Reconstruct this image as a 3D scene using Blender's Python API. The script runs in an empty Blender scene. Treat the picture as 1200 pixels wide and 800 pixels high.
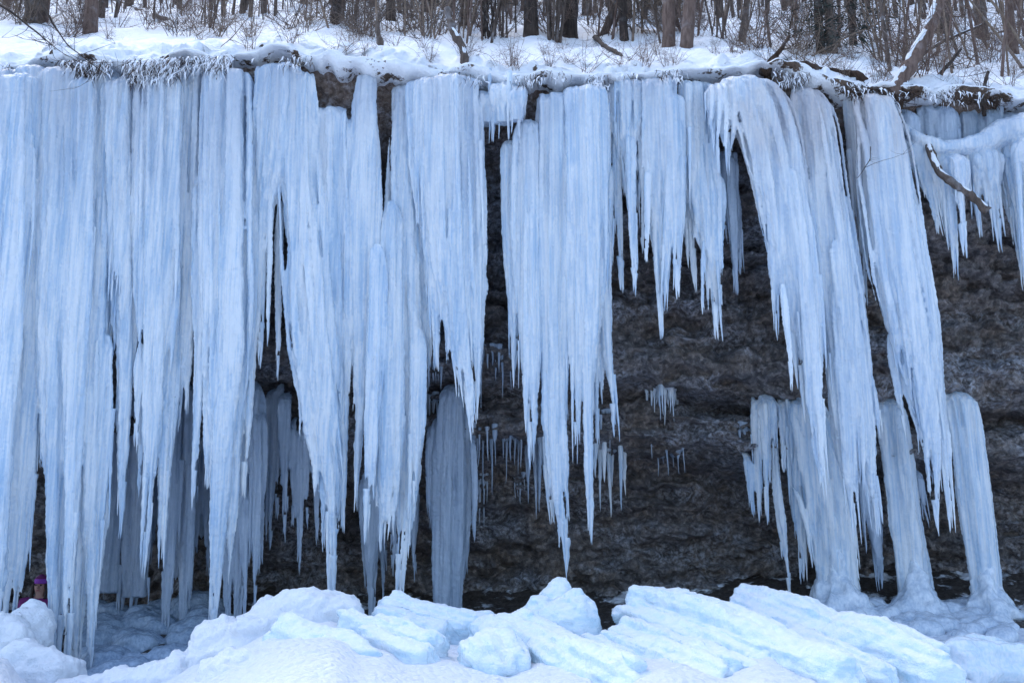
import bpy, math, random
import numpy as np
from mathutils import Vector

random.seed(7)
RNG = np.random.default_rng(7)
S = bpy.context.scene
COL = S.collection
R = math.radians

# ------------------------------------------------------------------ camera
CAMZ, PITCH, F = 1.6, R(12.0), 1200.0
cam_d = bpy.data.cameras.new('camera')
cam = bpy.data.objects.new('camera', cam_d)
COL.objects.link(cam)
cam.location = (0, 0, CAMZ)
cam.rotation_euler = (R(90) + PITCH, 0, 0)
cam_d.sensor_width = 36
cam_d.lens = 36
cam_d.clip_start = 0.05
cam_d.clip_end = 500
S.camera = cam
SP, CP = math.sin(PITCH), math.cos(PITCH)


def ray(px, py):
    dx, dy = (px - 600) / F, (400 - py) / F
    return dx, CP - dy * SP, SP + dy * CP


def W(px, py, Y):
    """the place seen at px,py of the 1200x800 photograph, at distance Y"""
    x, y, z = ray(px, py)
    s = Y / y
    return np.array((x * s, Y, CAMZ + z * s))


def mpp(px, py, Y):
    return Y / (F * ray(px, py)[1])


# ------------------------------------------------------------------ noise
def _h(i, j, k, seed):
    n = (i.astype(np.int64) * 374761393 + j.astype(np.int64) * 668265263 + k.astype(np.int64) * 2147483647 + seed * 974711) & 0xffffffff
    n = ((n ^ (n >> 13)) * 1274126177) & 0xffffffff
    n = ((n ^ (n >> 16)) * 2246822519) & 0xffffffff
    return ((n ^ (n >> 15)) & 0xffff) / 32767.5 - 1.0


def noise(p, seed=0):
    p = np.asarray(p, dtype=np.float64)
    i = np.floor(p).astype(np.int64)
    f = p - i
    f = f * f * f * (f * (f * 6 - 15) + 10)
    x, y, z = i[..., 0], i[..., 1], i[..., 2]
    fx, fy, fz = f[..., 0], f[..., 1], f[..., 2]

    def L(a, b, t):
        return a + (b - a) * t
    c = [[[_h(x + a, y + b, z + d, seed) for d in (0, 1)] for b in (0, 1)] for a in (0, 1)]
    return L(L(L(c[0][0][0], c[0][0][1], fz), L(c[0][1][0], c[0][1][1], fz), fy),
             L(L(c[1][0][0], c[1][0][1], fz), L(c[1][1][0], c[1][1][1], fz), fy), fx)


def fbm(p, octv=4, seed=0, gain=0.5, lac=2.03):
    p = np.asarray(p, dtype=np.float64)
    a, s, t = 1.0, 0.0, 0.0
    for o in range(octv):
        s = s + a * noise(p, seed + o * 17)
        t += a
        a *= gain
        p = p * lac + 3.7
    return s / t


def worley(p, seed=0):
    p = np.asarray(p, dtype=np.float64)
    i = np.floor(p).astype(np.int64)
    best = np.full(p.shape[:-1], 9.0)
    for a in (-1, 0, 1):
        for b in (-1, 0, 1):
            for c in (-1, 0, 1):
                x, y, z = i[..., 0] + a, i[..., 1] + b, i[..., 2] + c
                q = np.stack((x + .5 + .45 * _h(x, y, z, seed), y + .5 + .45 * _h(x, y, z, seed + 1), z + .5 + .45 * _h(x, y, z, seed + 2)), -1)
                best = np.minimum(best, ((p - q) ** 2).sum(-1))
    return np.sqrt(best)


# ------------------------------------------------------------------ objects
def tag(o, label=None, cat=None, group=None, kind=None):
    if label: o['label'] = label
    if cat: o['category'] = cat
    if group: o['group'] = group
    if kind: o['kind'] = kind
    return o


def link(name, me, mat=None, parent=None, loc=None):
    o = bpy.data.objects.new(name, me)
    COL.objects.link(o)
    if mat is not None and me is not None:
        me.materials.clear()
        me.materials.append(mat)
    if parent is not None:
        o.parent = parent
    if loc is not None:
        o.location = loc
    return o


def mesh_np(name, V, Fq, smooth=True):
    """V: n x 3; Fq: list of arrays (m x 3 or m x 4)"""
    me = bpy.data.meshes.new(name)
    V = np.asarray(V, dtype=np.float32)
    loops = np.concatenate([f.ravel() for f in Fq]).astype(np.int32)
    cnt = np.concatenate([np.full(len(f), f.shape[1]) for f in Fq]).astype(np.int32)
    start = np.concatenate(([0], np.cumsum(cnt)[:-1])).astype(np.int32)
    me.vertices.add(len(V)); me.vertices.foreach_set('co', V.ravel())
    me.loops.add(len(loops)); me.loops.foreach_set('vertex_index', loops)
    me.polygons.add(len(cnt)); me.polygons.foreach_set('loop_start', start); me.polygons.foreach_set('loop_total', cnt)
    me.polygons.foreach_set('use_smooth', np.full(len(cnt), smooth))
    me.update(calc_edges=True)
    me.validate()
    return me


class MB:
    def __init__(s): s.V = []; s.Q = []; s.T = []; s.n = 0

    def add(s, V, Q=None, T=None):
        s.V.append(np.asarray(V))
        if Q is not None and len(Q): s.Q.append(np.asarray(Q) + s.n)
        if T is not None and len(T): s.T.append(np.asarray(T) + s.n)
        s.n += len(V)

    def mesh(s, name, origin=(0, 0, 0), smooth=True):
        V = np.concatenate(s.V) - np.asarray(origin)
        fs = []
        if s.Q: fs.append(np.concatenate(s.Q))
        if s.T: fs.append(np.concatenate(s.T))
        return mesh_np(name, V, fs, smooth)


_tube_cache = {}


def tube_faces(N, M):
    k = (N, M)
    if k not in _tube_cache:
        i = np.arange(N - 1)[:, None]; j = np.arange(M)[None]
        j2 = (j + 1) % M
        Q = np.stack((i * M + j, i * M + j2, (i + 1) * M + j2, (i + 1) * M + j), -1).reshape(-1, 4)
        a, b = N * M, N * M + 1
        jj = np.arange(M); jn = (jj + 1) % M
        T = np.concatenate((np.stack((np.full(M, a), jn, jj), -1), np.stack((np.full(M, b), (N - 1) * M + jj, (N - 1) * M + jn), -1)))
        _tube_cache[k] = (Q, T)
    return _tube_cache[k]


def tube(mb, P, rx, ry=None, M=8, rough=0.0, freq=(10, 10, 1), seed=0, horiz=True):
    """closed tube along P. horiz: rings lie in the XY plane (hanging ice); else rings are square to the path"""
    P = np.asarray(P, dtype=float); N = len(P)
    rx = np.asarray(rx, dtype=float) * np.ones(N)
    ry = rx if ry is None else np.asarray(ry, dtype=float) * np.ones(N)
    th = np.arange(M) / M * 2 * np.pi
    c, s = np.cos(th), np.sin(th)
    if horiz:
        A = np.tile((1., 0, 0), (N, 1)); B = np.tile((0, 1., 0), (N, 1))
    else:
        T = np.gradient(P, axis=0); T /= np.linalg.norm(T, axis=1)[:, None] + 1e-9
        ref = np.array((0, 1., 0.13)) if abs(T[:, 1]).mean() < .8 else np.array((1., 0, .1))
        A = np.cross(T, ref); A /= np.linalg.norm(A, axis=1)[:, None] + 1e-9
        B = np.cross(T, A)
    D = A[:, None] * (c[None, :, None] * rx[:, None, None]) + B[:, None] * (s[None, :, None] * ry[:, None, None])
    V = P[:, None] + D
    if rough:
        k = 1 + rough * fbm(V * np.array(freq), 2, seed)
        V = P[:, None] + D * k[..., None]
    V = np.concatenate((V.reshape(-1, 3), P[:1], P[-1:]))
    Q, T_ = tube_faces(N, M)
    mb.add(V, Q, T_)


def grid_faces(nu, nv):
    i = np.arange(nu - 1)[:, None]; j = np.arange(nv - 1)[None]
    return np.stack((i * nv + j, (i + 1) * nv + j, (i + 1) * nv + j + 1, i * nv + j + 1), -1).reshape(-1, 4)


def remesh(mb, name, voxel, smooth_it=2, disp=None, origin=(0, 0, 0)):
    me0 = mb.mesh('tmp')
    o = bpy.data.objects.new('tmp', me0); COL.objects.link(o)
    m = o.modifiers.new('r', 'REMESH'); m.mode = 'VOXEL'; m.voxel_size = voxel; m.use_smooth_shade = True
    if smooth_it:
        s = o.modifiers.new('s', 'SMOOTH'); s.factor = .5; s.iterations = smooth_it
    dg = bpy.context.evaluated_depsgraph_get()
    ev = o.evaluated_get(dg)
    me = bpy.data.meshes.new_from_object(ev, depsgraph=dg)
    bpy.data.objects.remove(o); bpy.data.meshes.remove(me0)
    me.name = name
    n = len(me.vertices)
    V = np.empty(n * 3, np.float32); me.vertices.foreach_get('co', V); V = V.reshape(-1, 3).astype(float)
    if disp is not None:
        Nn = np.empty(n * 3, np.float32); me.vertices.foreach_get('normal', Nn); Nn = Nn.reshape(-1, 3)
        V = V + Nn * disp(V, Nn)[:, None]
    V = V - np.asarray(origin)
    me.vertices.foreach_set('co', V.astype(np.float32).ravel())
    me.polygons.foreach_set('use_smooth', np.ones(len(me.polygons), bool))
    me.update()
    return me


# ------------------------------------------------------------------ materials
class NT:
    def __init__(s, name):
        s.m = bpy.data.materials.new(name); s.m.use_nodes = True
        s.t = s.m.node_tree; s.t.nodes.clear()
        s.out = s.n('ShaderNodeOutputMaterial')

    def n(s, ty, **kw):
        x = s.t.nodes.new(ty)
        for k, v in kw.items():
            if isinstance(k, str) and hasattr(x, k): setattr(x, k, v)
        return x

    def l(s, a, b): s.t.links.new(a, b)

    def pos(s, scale):
        g = s.n('ShaderNodeNewGeometry'); mp = s.n('ShaderNodeMapping')
        mp.inputs['Scale'].default_value = scale
        s.l(g.outputs['Position'], mp.inputs['Vector'])
        return mp.outputs['Vector']

    def obj(s, scale):
        g = s.n('ShaderNodeTexCoord'); mp = s.n('ShaderNodeMapping')
        mp.inputs['Scale'].default_value = scale
        s.l(g.outputs['Object'], mp.inputs['Vector'])
        return mp.outputs['Vector']

    def noise(s, vec, scale=1, detail=4, rough=.55):
        x = s.n('ShaderNodeTexNoise'); x.inputs['Scale'].default_value = scale
        x.inputs['Detail'].default_value = detail; x.inputs['Roughness'].default_value = rough
        s.l(vec, x.inputs['Vector'])
        return x.outputs['Fac']

    def ramp(s, fac, stops):
        r = s.n('ShaderNodeValToRGB'); e = r.color_ramp.elements
        while len(e) < len(stops): e.new(.5)
        for el, (p, c) in zip(e, stops):
            el.position = p
            el.color = (*c, 1) if isinstance(c, tuple) else (c, c, c, 1)
        s.l(fac, r.inputs['Fac'])
        return r.outputs['Color']

    def mix(s, fac, a, b, mode='MIX'):
        x = s.n('ShaderNodeMix'); x.data_type = 'RGBA'; x.blend_type = mode
        for sock, v in ((x.inputs['Factor'], fac), (x.inputs['A'], a), (x.inputs['B'], b)):
            if isinstance(v, (int, float)): sock.default_value = v
            elif isinstance(v, tuple): sock.default_value = (*v, 1)
            else: s.l(v, sock)
        return x.outputs['Result']

    def math(s, op, a, b=None):
        x = s.n('ShaderNodeMath'); x.operation = op
        for sock, v in zip(x.inputs, (a, b)):
            if v is None: continue
            if isinstance(v, (int, float)): sock.default_value = v
            else: s.l(v, sock)
        return x.outputs[0]

    def bump(s, h, strength=.5, dist=.02, normal=None):
        b = s.n('ShaderNodeBump'); b.inputs['Strength'].default_value = strength; b.inputs['Distance'].default_value = dist
        s.l(h, b.inputs['Height'])
        if normal is not None: s.l(normal, b.inputs['Normal'])
        return b.outputs['Normal']

    def principled(s, col, rough=.5, normal=None, spec=.5, **kw):
        p = s.n('ShaderNodeBsdfPrincipled')
        if isinstance(col, tuple): p.inputs['Base Color'].default_value = (*col, 1)
        else: s.l(col, p.inputs['Base Color'])
        if isinstance(rough, (int, float)): p.inputs['Roughness'].default_value = rough
        else: s.l(rough, p.inputs['Roughness'])
        p.inputs['Specular IOR Level'].default_value = spec
        if normal is not None: s.l(normal, p.inputs['Normal'])
        for k, v in kw.items(): p.inputs[k.replace('_', ' ')].default_value = v
        return p

    def done(s, sh):
        s.l(sh.outputs[0], s.out.inputs['Surface'])
        return s.m


def ice_mat(name, milky, clear, cut=(.36, .62), transl=.38, rough=.2, tint=None, streak=.35, bumpk=.6):
    t = NT(name)
    v1 = t.pos((7, 7, streak)); v2 = t.pos((34, 34, streak * 3)); v3 = t.pos((1, 1, 1))
    a = t.noise(v1, 1, 4, .6); broad = t.noise(t.pos((2.6, 2.6, streak * .5)), 1, 3, .55)
    b = t.noise(v2, 1, 3, .55)
    fine = t.noise(v3, 55, 3, .6)
    blot = t.noise(v3, 3.5, 4, .6)
    f = t.math('ADD', t.math('ADD', t.math('MULTIPLY', a, .35), t.math('MULTIPLY', broad, .2)), t.math('ADD', t.math('MULTIPLY', b, .37), t.math('MULTIPLY', blot, .08)))
    col = t.ramp(f, [(cut[0], clear), (cut[1], milky)])  # milky to clear ice streaks; their blue also paints in the shade of creases
    if tint is not None:
        # mineral stain running down from the soil above: lies in patches stretched along the flow
        st = t.noise(t.pos((1.6, 1.6, .45)), 1.3, 4, .6)
        g = t.n('ShaderNodeNewGeometry'); sp = t.n('ShaderNodeSeparateXYZ'); t.l(g.outputs['Position'], sp.inputs[0])
        mr = t.n('ShaderNodeMapRange'); mr.inputs['From Min'].default_value = 5.4; mr.inputs['From Max'].default_value = 7.6
        t.l(sp.outputs['Z'], mr.inputs['Value'])
        fac = t.math('MULTIPLY', t.ramp(st, [(.40, 0.0), (.60, 1.0)]), t.math('MULTIPLY', mr.outputs[0], .75))
        col = t.mix(fac, col, tint)
    h = t.math('ADD', t.math('MULTIPLY', b, .7), t.math('MULTIPLY', fine, .45))
    nrm = t.bump(h, bumpk, .03)
    p = t.principled(col, rough, nrm, .5)
    if transl:
        tr = t.n('ShaderNodeBsdfTranslucent'); t.l(col, tr.inputs['Color']); t.l(nrm, tr.inputs['Normal'])
        mx = t.n('ShaderNodeMixShader'); mx.inputs[0].default_value = transl
        t.l(p.outputs[0], mx.inputs[1]); t.l(tr.outputs[0], mx.inputs[2])
        return t.done(mx)
    return t.done(p)


ICE = ice_mat('milky_ice', (.89, .93, .96), (.48, .64, .81), cut=(.40, .555), tint=(.50, .56, .66))
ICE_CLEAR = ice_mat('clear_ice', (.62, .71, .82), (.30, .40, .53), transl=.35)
ICE_STAIN = ice_mat('stained_ice', (.88, .92, .95), (.53, .66, .81), cut=(.40, .555), tint=(.52, .46, .46))
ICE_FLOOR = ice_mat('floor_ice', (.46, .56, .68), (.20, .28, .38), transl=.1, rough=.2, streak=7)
ICE_FALLEN = ice_mat('fallen_ice', (.86, .91, .96), (.50, .69, .80), cut=(.30, .56), transl=.15, streak=7, bumpk=.4)


def snow_mat(name, base=(.82, .85, .89)):
    t = NT(name)
    v = t.pos((1, 1, 1))
    n1 = t.noise(v, 9, 6, .6); n2 = t.noise(v, 60, 3, .6)
    col = t.ramp(n1, [(.25, tuple(c * .90 for c in base)), (.6, base)])
    nrm = t.bump(t.math('ADD', t.math('MULTIPLY', n1, 1.4), t.math('MULTIPLY', n2, .6)), .6, .07)
    return t.done(t.principled(col, .6, nrm, .25))


SNOW = snow_mat('snow')


def bank_mat():
    t = NT('snow_bank_with_earth')
    v = t.pos((1, 1, 1))
    n1 = t.noise(v, 9, 6, .6); n2 = t.noise(v, 60, 3, .6); n3 = t.noise(v, 2.1, 6, .75)
    sn = t.ramp(n1, [(.25, (.74, .77, .81)), (.6, (.82, .85, .89))])
    earth = t.ramp(t.noise(v, 26, 5, .7), [(.3, (.035, .024, .018)), (.6, (.13, .09, .065)), (.8, (.24, .18, .14))])
    g = t.n('ShaderNodeNewGeometry'); sp = t.n('ShaderNodeSeparateXYZ'); t.l(g.outputs['Normal'], sp.inputs[0])
    pp = t.n('ShaderNodeSeparateXYZ'); t.l(g.outputs['Position'], pp.inputs[0])
    mr = t.n('ShaderNodeMapRange'); mr.inputs['From Min'].default_value = 2.0; mr.inputs['From Max'].default_value = 6.5; mr.inputs['To Max'].default_value = .16
    t.l(pp.outputs['X'], mr.inputs['Value'])
    bare = t.math('ADD', t.math('MULTIPLY', t.math('SUBTRACT', n3, .5), 2.0), t.math('ADD', mr.outputs[0], t.math('MULTIPLY', t.math('SUBTRACT', .45, t.math('MAXIMUM', sp.outputs['Z'], -.05)), .55)))
    col = t.mix(t.ramp(bare, [(.40, 0.0), (.46, 1.0)]), sn, earth)
    nrm = t.bump(t.math('ADD', t.math('MULTIPLY', n1, 1.4), t.math('MULTIPLY', n2, .6)), .6, .07)
    return t.done(t.principled(col, .65, nrm, .25))


BANK = bank_mat()


def snow_on_ice():
    """snow lying on the upper faces of fallen ice, bare ice on the steep ones"""
    t = NT('snowy_ice')
    v = t.pos((1, 1, 1))
    g = t.n('ShaderNodeNewGeometry'); sp = t.n('ShaderNodeSeparateXYZ'); t.l(g.outputs['Normal'], sp.inputs[0])
    n0 = t.noise(v, 4, 5, .65)
    up = t.math('ADD', sp.outputs['Z'], t.math('MULTIPLY', t.math('SUBTRACT', n0, .5), 1.3))
    fac = t.ramp(up, [(.38, 0.0), (.78, 1.0)])
    ob = t.obj((2.0, 5, 9))
    st = t.noise(ob, 1.4, 4, .6)
    ice = t.ramp(st, [(.30, (.50, .70, .82)), (.60, (.80, .89, .95))])
    sn = t.ramp(t.noise(v, 11, 5, .6), [(.28, (.68, .78, .87)), (.55, (.81, .86, .91))])
    col = t.mix(fac, ice, sn)
    n2 = t.noise(v, 70, 3, .6); n3 = t.noise(v, 16, 5, .6)
    h = t.math('ADD', t.math('MULTIPLY', n2, .35), t.math('ADD', t.math('MULTIPLY', n3, .9), t.math('MULTIPLY', st, .8)))
    nrm = t.bump(h, .6, .07)
    rg = t.math('ADD', t.math('MULTIPLY', fac, .40), .16)
    return t.done(t.principled(col, rg, nrm, .45))


SNOWY_ICE = snow_on_ice()


def rock_mat():
    t = NT('wet_rock')
    v = t.pos((1, 1, 1)); vs = t.pos((.8, .8, 2.4))
    n1 = t.noise(v, 2.2, 6, .65); n2 = t.noise(v, 17, 6, .7); n3 = t.noise(vs, 1.1, 5, .6); n4 = t.noise(v, 60, 4, .65)
    vo = t.n('ShaderNodeTexVoronoi'); vo.inputs['Scale'].default_value = 13; t.l(v, vo.inputs['Vector'])
    base = t.ramp(n2, [(.30, (.040, .038, .043)), (.50, (.135, .125, .125)), (.64, (.24, .22, .215)), (.80, (.42, .40, .40))])
    brown = t.ramp(n2, [(.30, (.048, .038, .034)), (.55, (.18, .145, .120)), (.85, (.34, .28, .23))])
    col = t.mix(t.ramp(n1, [(.42, 0.0), (.62, 1.0)]), base, brown)
    peb = t.ramp(vo.outputs['Color'], [(.2, .55), (.8, 1.5)])
    col = t.mix(.8, col, peb, 'MULTIPLY')
    gp = t.n('ShaderNodeNewGeometry'); sz = t.n('ShaderNodeSeparateXYZ'); t.l(gp.outputs['Position'], sz.inputs[0])
    mz = t.n('ShaderNodeMapRange'); mz.inputs['From Min'].default_value = 6.3; mz.inputs['From Max'].default_value = 7.2; mz.inputs['To Max'].default_value = .8
    t.l(sz.outputs['Z'], mz.inputs['Value'])
    col = t.mix(mz.outputs[0], col, t.ramp(n2, [(.3, (.06, .038, .028)), (.55, (.21, .145, .11)), (.8, (.36, .27, .22))]))
    # thin skin of ice and frost in blue grey patches
    fr = t.math('MULTIPLY', t.ramp(n3, [(.44, 0.0), (.62, 1.0)]), t.ramp(n2, [(.44, 0.0), (.66, 1.0)]))
    col = t.mix(t.math('MULTIPLY', fr, .8), col, (.46, .51, .60))
    # pale mineral grains
    gr = t.ramp(n4, [(.60, 0.0), (.70, .7)])
    col = t.mix(gr, col, (.48, .47, .50))
    h = t.math('ADD', t.math('MULTIPLY', n2, 1.0), t.math('MULTIPLY', vo.outputs['Distance'], -.8))
    nrm = t.bump(t.math('ADD', h, t.math('MULTIPLY', n4, .4)), .9, .05)
    rg = t.ramp(n2, [(.35, .30), (.6, .75)])
    return t.done(t.principled(col, rg, nrm, .5))


ROCK = rock_mat()


def ground_mat():
    t = NT('snowy_ground')
    v = t.pos((1, 1, 1))
    n1 = t.noise(v, 1.6, 6, .65); n2 = t.noise(v, 22, 5, .7)
    vo = t.n('ShaderNodeTexVoronoi'); vo.inputs['Scale'].default_value = 16; t.l(v, vo.inputs['Vector'])
    peb = t.ramp(n2, [(.3, (.02, .017, .015)), (.6, (.08, .065, .055)), (.85, (.20, .18, .17))])
    g = t.n('ShaderNodeNewGeometry'); sp = t.n('ShaderNodeSeparateXYZ'); t.l(g.outputs['Position'], sp.inputs[0])
    mr = t.n('ShaderNodeMapRange'); mr.inputs['From Min'].default_value = 11.2; mr.inputs['From Max'].default_value = 12.6
    mr.inputs['To Min'].default_value = .75; mr.inputs['To Max'].default_value = -.05
    t.l(sp.outputs['Y'], mr.inputs['Value'])
    col = t.mix(t.ramp(t.math('ADD', n1, mr.outputs[0]), [(.50, 0.0), (.57, 1.0)]), peb, (.78, .82, .88))
    nrm = t.bump(t.math('ADD', n2, t.math('MULTIPLY', vo.outputs['Distance'], -1.0)), .8, .05)
    return t.done(t.principled(col, .6, nrm, .4))


def bark_mat(name, a, b, frost=.25):
    t = NT(name)
    v = t.pos((14, 14, 3)); w = t.pos((1, 1, 1))
    n = t.noise(v, 1.6, 5, .65); n2 = t.noise(w, 5, 4, .6)
    col = t.ramp(n, [(.3, a), (.7, b)])
    col = t.mix(t.math('MULTIPLY', t.ramp(n2, [(.55, 0.0), (.72, 1.0)]), frost), col, (.55, .57, .62))
    return t.done(t.principled(col, .8, t.bump(n, .8, .03), .2))


BARK = bark_mat('grey_bark', (.040, .030, .025), (.150, .115, .095))
BARK_DARK = bark_mat('dark_bark', (.016, .012, .010), (.075, .056, .046), .12)
BARK_BROWN = bark_mat('brown_bark', (.075, .048, .038), (.20, .14, .115), .15)
BARK_PALE = bark_mat('pale_twig', (.10, .070, .050), (.26, .195, .150), .2)
SOIL = bark_mat('root_soil', (.014, .009, .007), (.075, .045, .03), .2)


def plain(name, col, rough=.7, scale=40):
    t = NT(name)
    n = t.noise(t.pos((1, 1, 1)), scale, 4, .6)
    c = t.ramp(n, [(.3, tuple(x * .75 for x in col)), (.7, col)])
    return t.done(t.principled(c, rough, t.bump(n, .4, .01), .3))


# ------------------------------------------------------------------ the lip of the cliff
LIPX = np.array([-400, 0, 60, 130, 200, 260, 300, 345, 420, 480, 540, 600, 640, 700, 760, 800, 860, 890, 920, 960, 1000, 1050, 1100, 1200, 1600])
LIPY = np.array([80, 80, 76, 76, 73, 70, 68, 70, 75, 79, 92, 96, 88, 93, 88, 87, 82, 80, 88, 92, 103, 112, 110, 118, 125.])
LW = np.array([W(a, b, 12.0) for a, b in zip(LIPX, LIPY)])


def lip_z(x): return np.interp(x, LW[:, 0], LW[:, 2])


def slope_h(x, Y):
    """height of the snowy slope above the cliff"""
    x, Y = np.broadcast_arrays(np.asarray(x, float), np.asarray(Y, float))
    d = np.maximum(Y - 12.0, 0)
    p = np.stack((x, Y, np.zeros_like(x)), -1)
    z = lip_z(x) + .16 * (1 - np.exp(-d / .15)) + .585 * d + .004 * d * d * np.clip((25 - d) / 25, 0.3, 1)
    z = z + .10 * np.clip(d / .5, 0.3, 1) * fbm(p * 1.5, 3, 5) + .05 * fbm(p * 4.5, 3, 9) * np.clip(d / .3, .2, 1)
    z = z + .22 * np.maximum(fbm(np.stack((x * 1.7, x * 0 + 3, x * 0), -1), 2, 39), 0) * np.exp(-(d / .55) ** 2)
    z = z + np.clip((d - 2.2) / 3, 0, 1) * (.34 * fbm(p * .55, 3, 21))
    return z


def on_slope(px, py):
    dx, dy, dz = ray(px, py)
    Y = np.linspace(12.02, 70, 2400)
    s = Y / dy
    below = (CAMZ + dz * s) < slope_h(dx * s, Y)
    k = int(np.argmax(below)) if below.any() else len(Y) - 1
    return np.array((dx * s[k], Y[k], float(slope_h(dx * s[k], Y[k]))))


# ------------------------------------------------------------------ setting: slope, cliff, ground
def build_slope():
    xs = np.linspace(-11, 11, 620)
    d = np.concatenate((np.linspace(0, 4, 130), 4 + np.cumsum(np.linspace(.05, .9, 110))))
    ny = len(d)
    X, D = np.meshgrid(xs, d, indexing='ij')
    # widen with distance
    X = X * (1 + D / 14.0)
    Y = 12.0 + D
    Z = slope_h(X, Y)
    # the front edge rolls over the lip
    x0 = xs
    zl = slope_h(x0, np.full_like(x0, 12.0))
    wob = .10 * fbm(np.stack((x0 * 2.2, x0 * 0, x0 * 0), -1), 3, 31) + .05 * fbm(np.stack((x0 * 9, x0 * 0, x0 * 0), -1), 2, 33)
    drop = .07 + .12 * fbm(np.stack((x0 * 1.6, x0 * 0 + 4, x0 * 0), -1), 3, 35) + .12 * fbm(np.stack((x0 * 5, x0 * 0 + 4, x0 * 0), -1), 3, 36)
    drop = np.maximum(drop, .015)
    roll = [(.70, -1.0), (.42, -1.0), (.20, -1.0), (.04, -.85), (-.06, -.45), (-.09, .0), (-.075, .35), (-.04, .62)]
    rows_x, rows_y, rows_z = [], [], []
    for (dy, k) in roll:
        rows_x.append(x0); rows_y.append(12.0 + dy + wob * (1.0 if dy < .3 else 0.0)); rows_z.append(zl + (drop * k if k < 0 else .07 * k))
    Y[:, 0] += wob
    lump = fbm(np.stack((X, Y, Z), -1)[:, :40] * np.array((4.5, 4.5, 4.5)), 3, 37)
    Z[:, :40] += .16 * np.maximum(lump, -.15) * np.linspace(1, 0, 40)[None]
    Y[:, :14] -= .14 * np.maximum(fbm(np.stack((X, Y, Z), -1)[:, :14] * 7.0, 3, 38), -.1)
    X = np.concatenate((np.array(rows_x).T, X), 1); Y = np.concatenate((np.array(rows_y).T, Y), 1); Z = np.concatenate((np.array(rows_z).T, Z), 1)
    V = np.stack((X, Y, Z), -1).reshape(-1, 3)
    me = mesh_np('snow_slope', V, [grid_faces(X.shape[0], X.shape[1])])
    tag(link('snow_slope', me, BANK), 'snow covered slope above the lip of the frozen cliff', None, kind='structure')


PZ = np.array([-1.5, 0, .9, 1.6, 2.3, 2.9, 3.08, 3.22, 3.55, 3.78, 3.92, 4.15, 4.5, 5.2, 6.0, 6.8, 7.3, 7.75, 8.2])
PY = np.array([14.6, 14.75, 14.8, 14.8, 14.75, 14.6, 13.95, 13.45, 13.65, 14.15, 13.30, 12.95, 13.1, 13.42, 13.2, 12.75, 12.4, 12.2, 12.3])


def wall_y(x, z):
    x, z = np.broadcast_arrays(np.asarray(x, float), np.asarray(z, float))
    zz = z + .22 * fbm(np.stack((x * .55, x * 0, z * .2), -1), 3, 41) * .65 + .05 * fbm(np.stack((x * 2.4, x * 0, z), -1), 2, 43) + np.clip((x - 2.2) / 2, 0, 1) * .34
    return np.interp(zz, PZ, PY)


def cliff_y(X, Z, fine=True):
    X, Z = np.broadcast_arrays(np.asarray(X, float), np.asarray(Z, float))
    Y = wall_y(X, Z)
    p = np.stack((X, Y, Z), -1)
    big = fbm(p * np.array((.9, .9, 1.4)), 3, 51)
    mid = fbm(p * np.array((2.2, 2, 4.0)), 3, 53, .5)
    rid = 1 - np.abs(fbm(p * np.array((.9, .9, 3.6)), 2, 57))
    w1 = worley(np.stack((X * 3.2, Z * 5.0, X * 0 + .3), -1) + .35 * mid[..., None], 61)
    up = np.clip((7.6 - Z) / .8, .15, 1)
    Y = Y + up * (.26 * big + .24 * mid - .50 * (rid - .75) + .34 * (w1 - .45))
    if fine:
        w2 = worley(np.stack((X * 9, Z * 11, X * 0 + .2), -1) + .2 * noise(p * 8, 68)[..., None], 67); w3 = worley(np.stack((X * 21, Z * 24, X * 0 + .2), -1), 69)
        Y = Y + .11 * (w2 - .45) + .05 * (w3 - .45) + .02 * noise(p * 16, 71)
    return Y


def on_cliff(px, py):
    dx, dy, dz = ray(px, py)
    Y = np.linspace(12.0, 16, 500); k = Y / dy
    hit = Y > cliff_y(dx * k, CAMZ + dz * k, False)
    return float(Y[int(np.argmax(hit))]) if hit.any() else 14.0


def build_cliff():
    x = np.arange(-9.5, 9.5, .026); z = np.arange(-1.2, 7.95, .024)
    X, Z = np.meshgrid(x, z, indexing='ij')
    Y = cliff_y(X, Z)
    up = np.clip((7.6 - Z) / .8, .15, 1)
    Zs = np.minimum(Z, lip_z(X) + .02) + up * .06 * noise(np.stack((X, Y, Z), -1) * 5, 73)
    V = np.stack((X, Y, Zs), -1).reshape(-1, 3)
    me = mesh_np('cliff', V, [grid_faces(len(x), len(z))[:, ::-1]])
    tag(link('cliff', me, ROCK), 'dark wet overhanging conglomerate cliff behind the icicles', None, kind='structure')


SILX = np.array([-300, 0, 20, 42, 55, 90, 150, 190, 230, 300, 330, 370, 400, 417, 430, 447, 461, 481, 520, 565, 599, 616, 636, 655, 670, 684, 694, 704, 724, 734, 751, 771, 800, 834, 864, 884, 945, 993, 1070, 1134, 1200, 1500.])
SILY = np.array([740, 742, 735, 745, 765, 796, 788, 782, 752, 724, 708, 700, 698, 704, 712, 712, 714, 722, 725, 730, 736, 730, 726, 724, 724, 724, 728, 737, 733, 722, 716, 712, 716, 722, 716, 714, 730, 742, 756, 788, 790, 790.])


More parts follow.
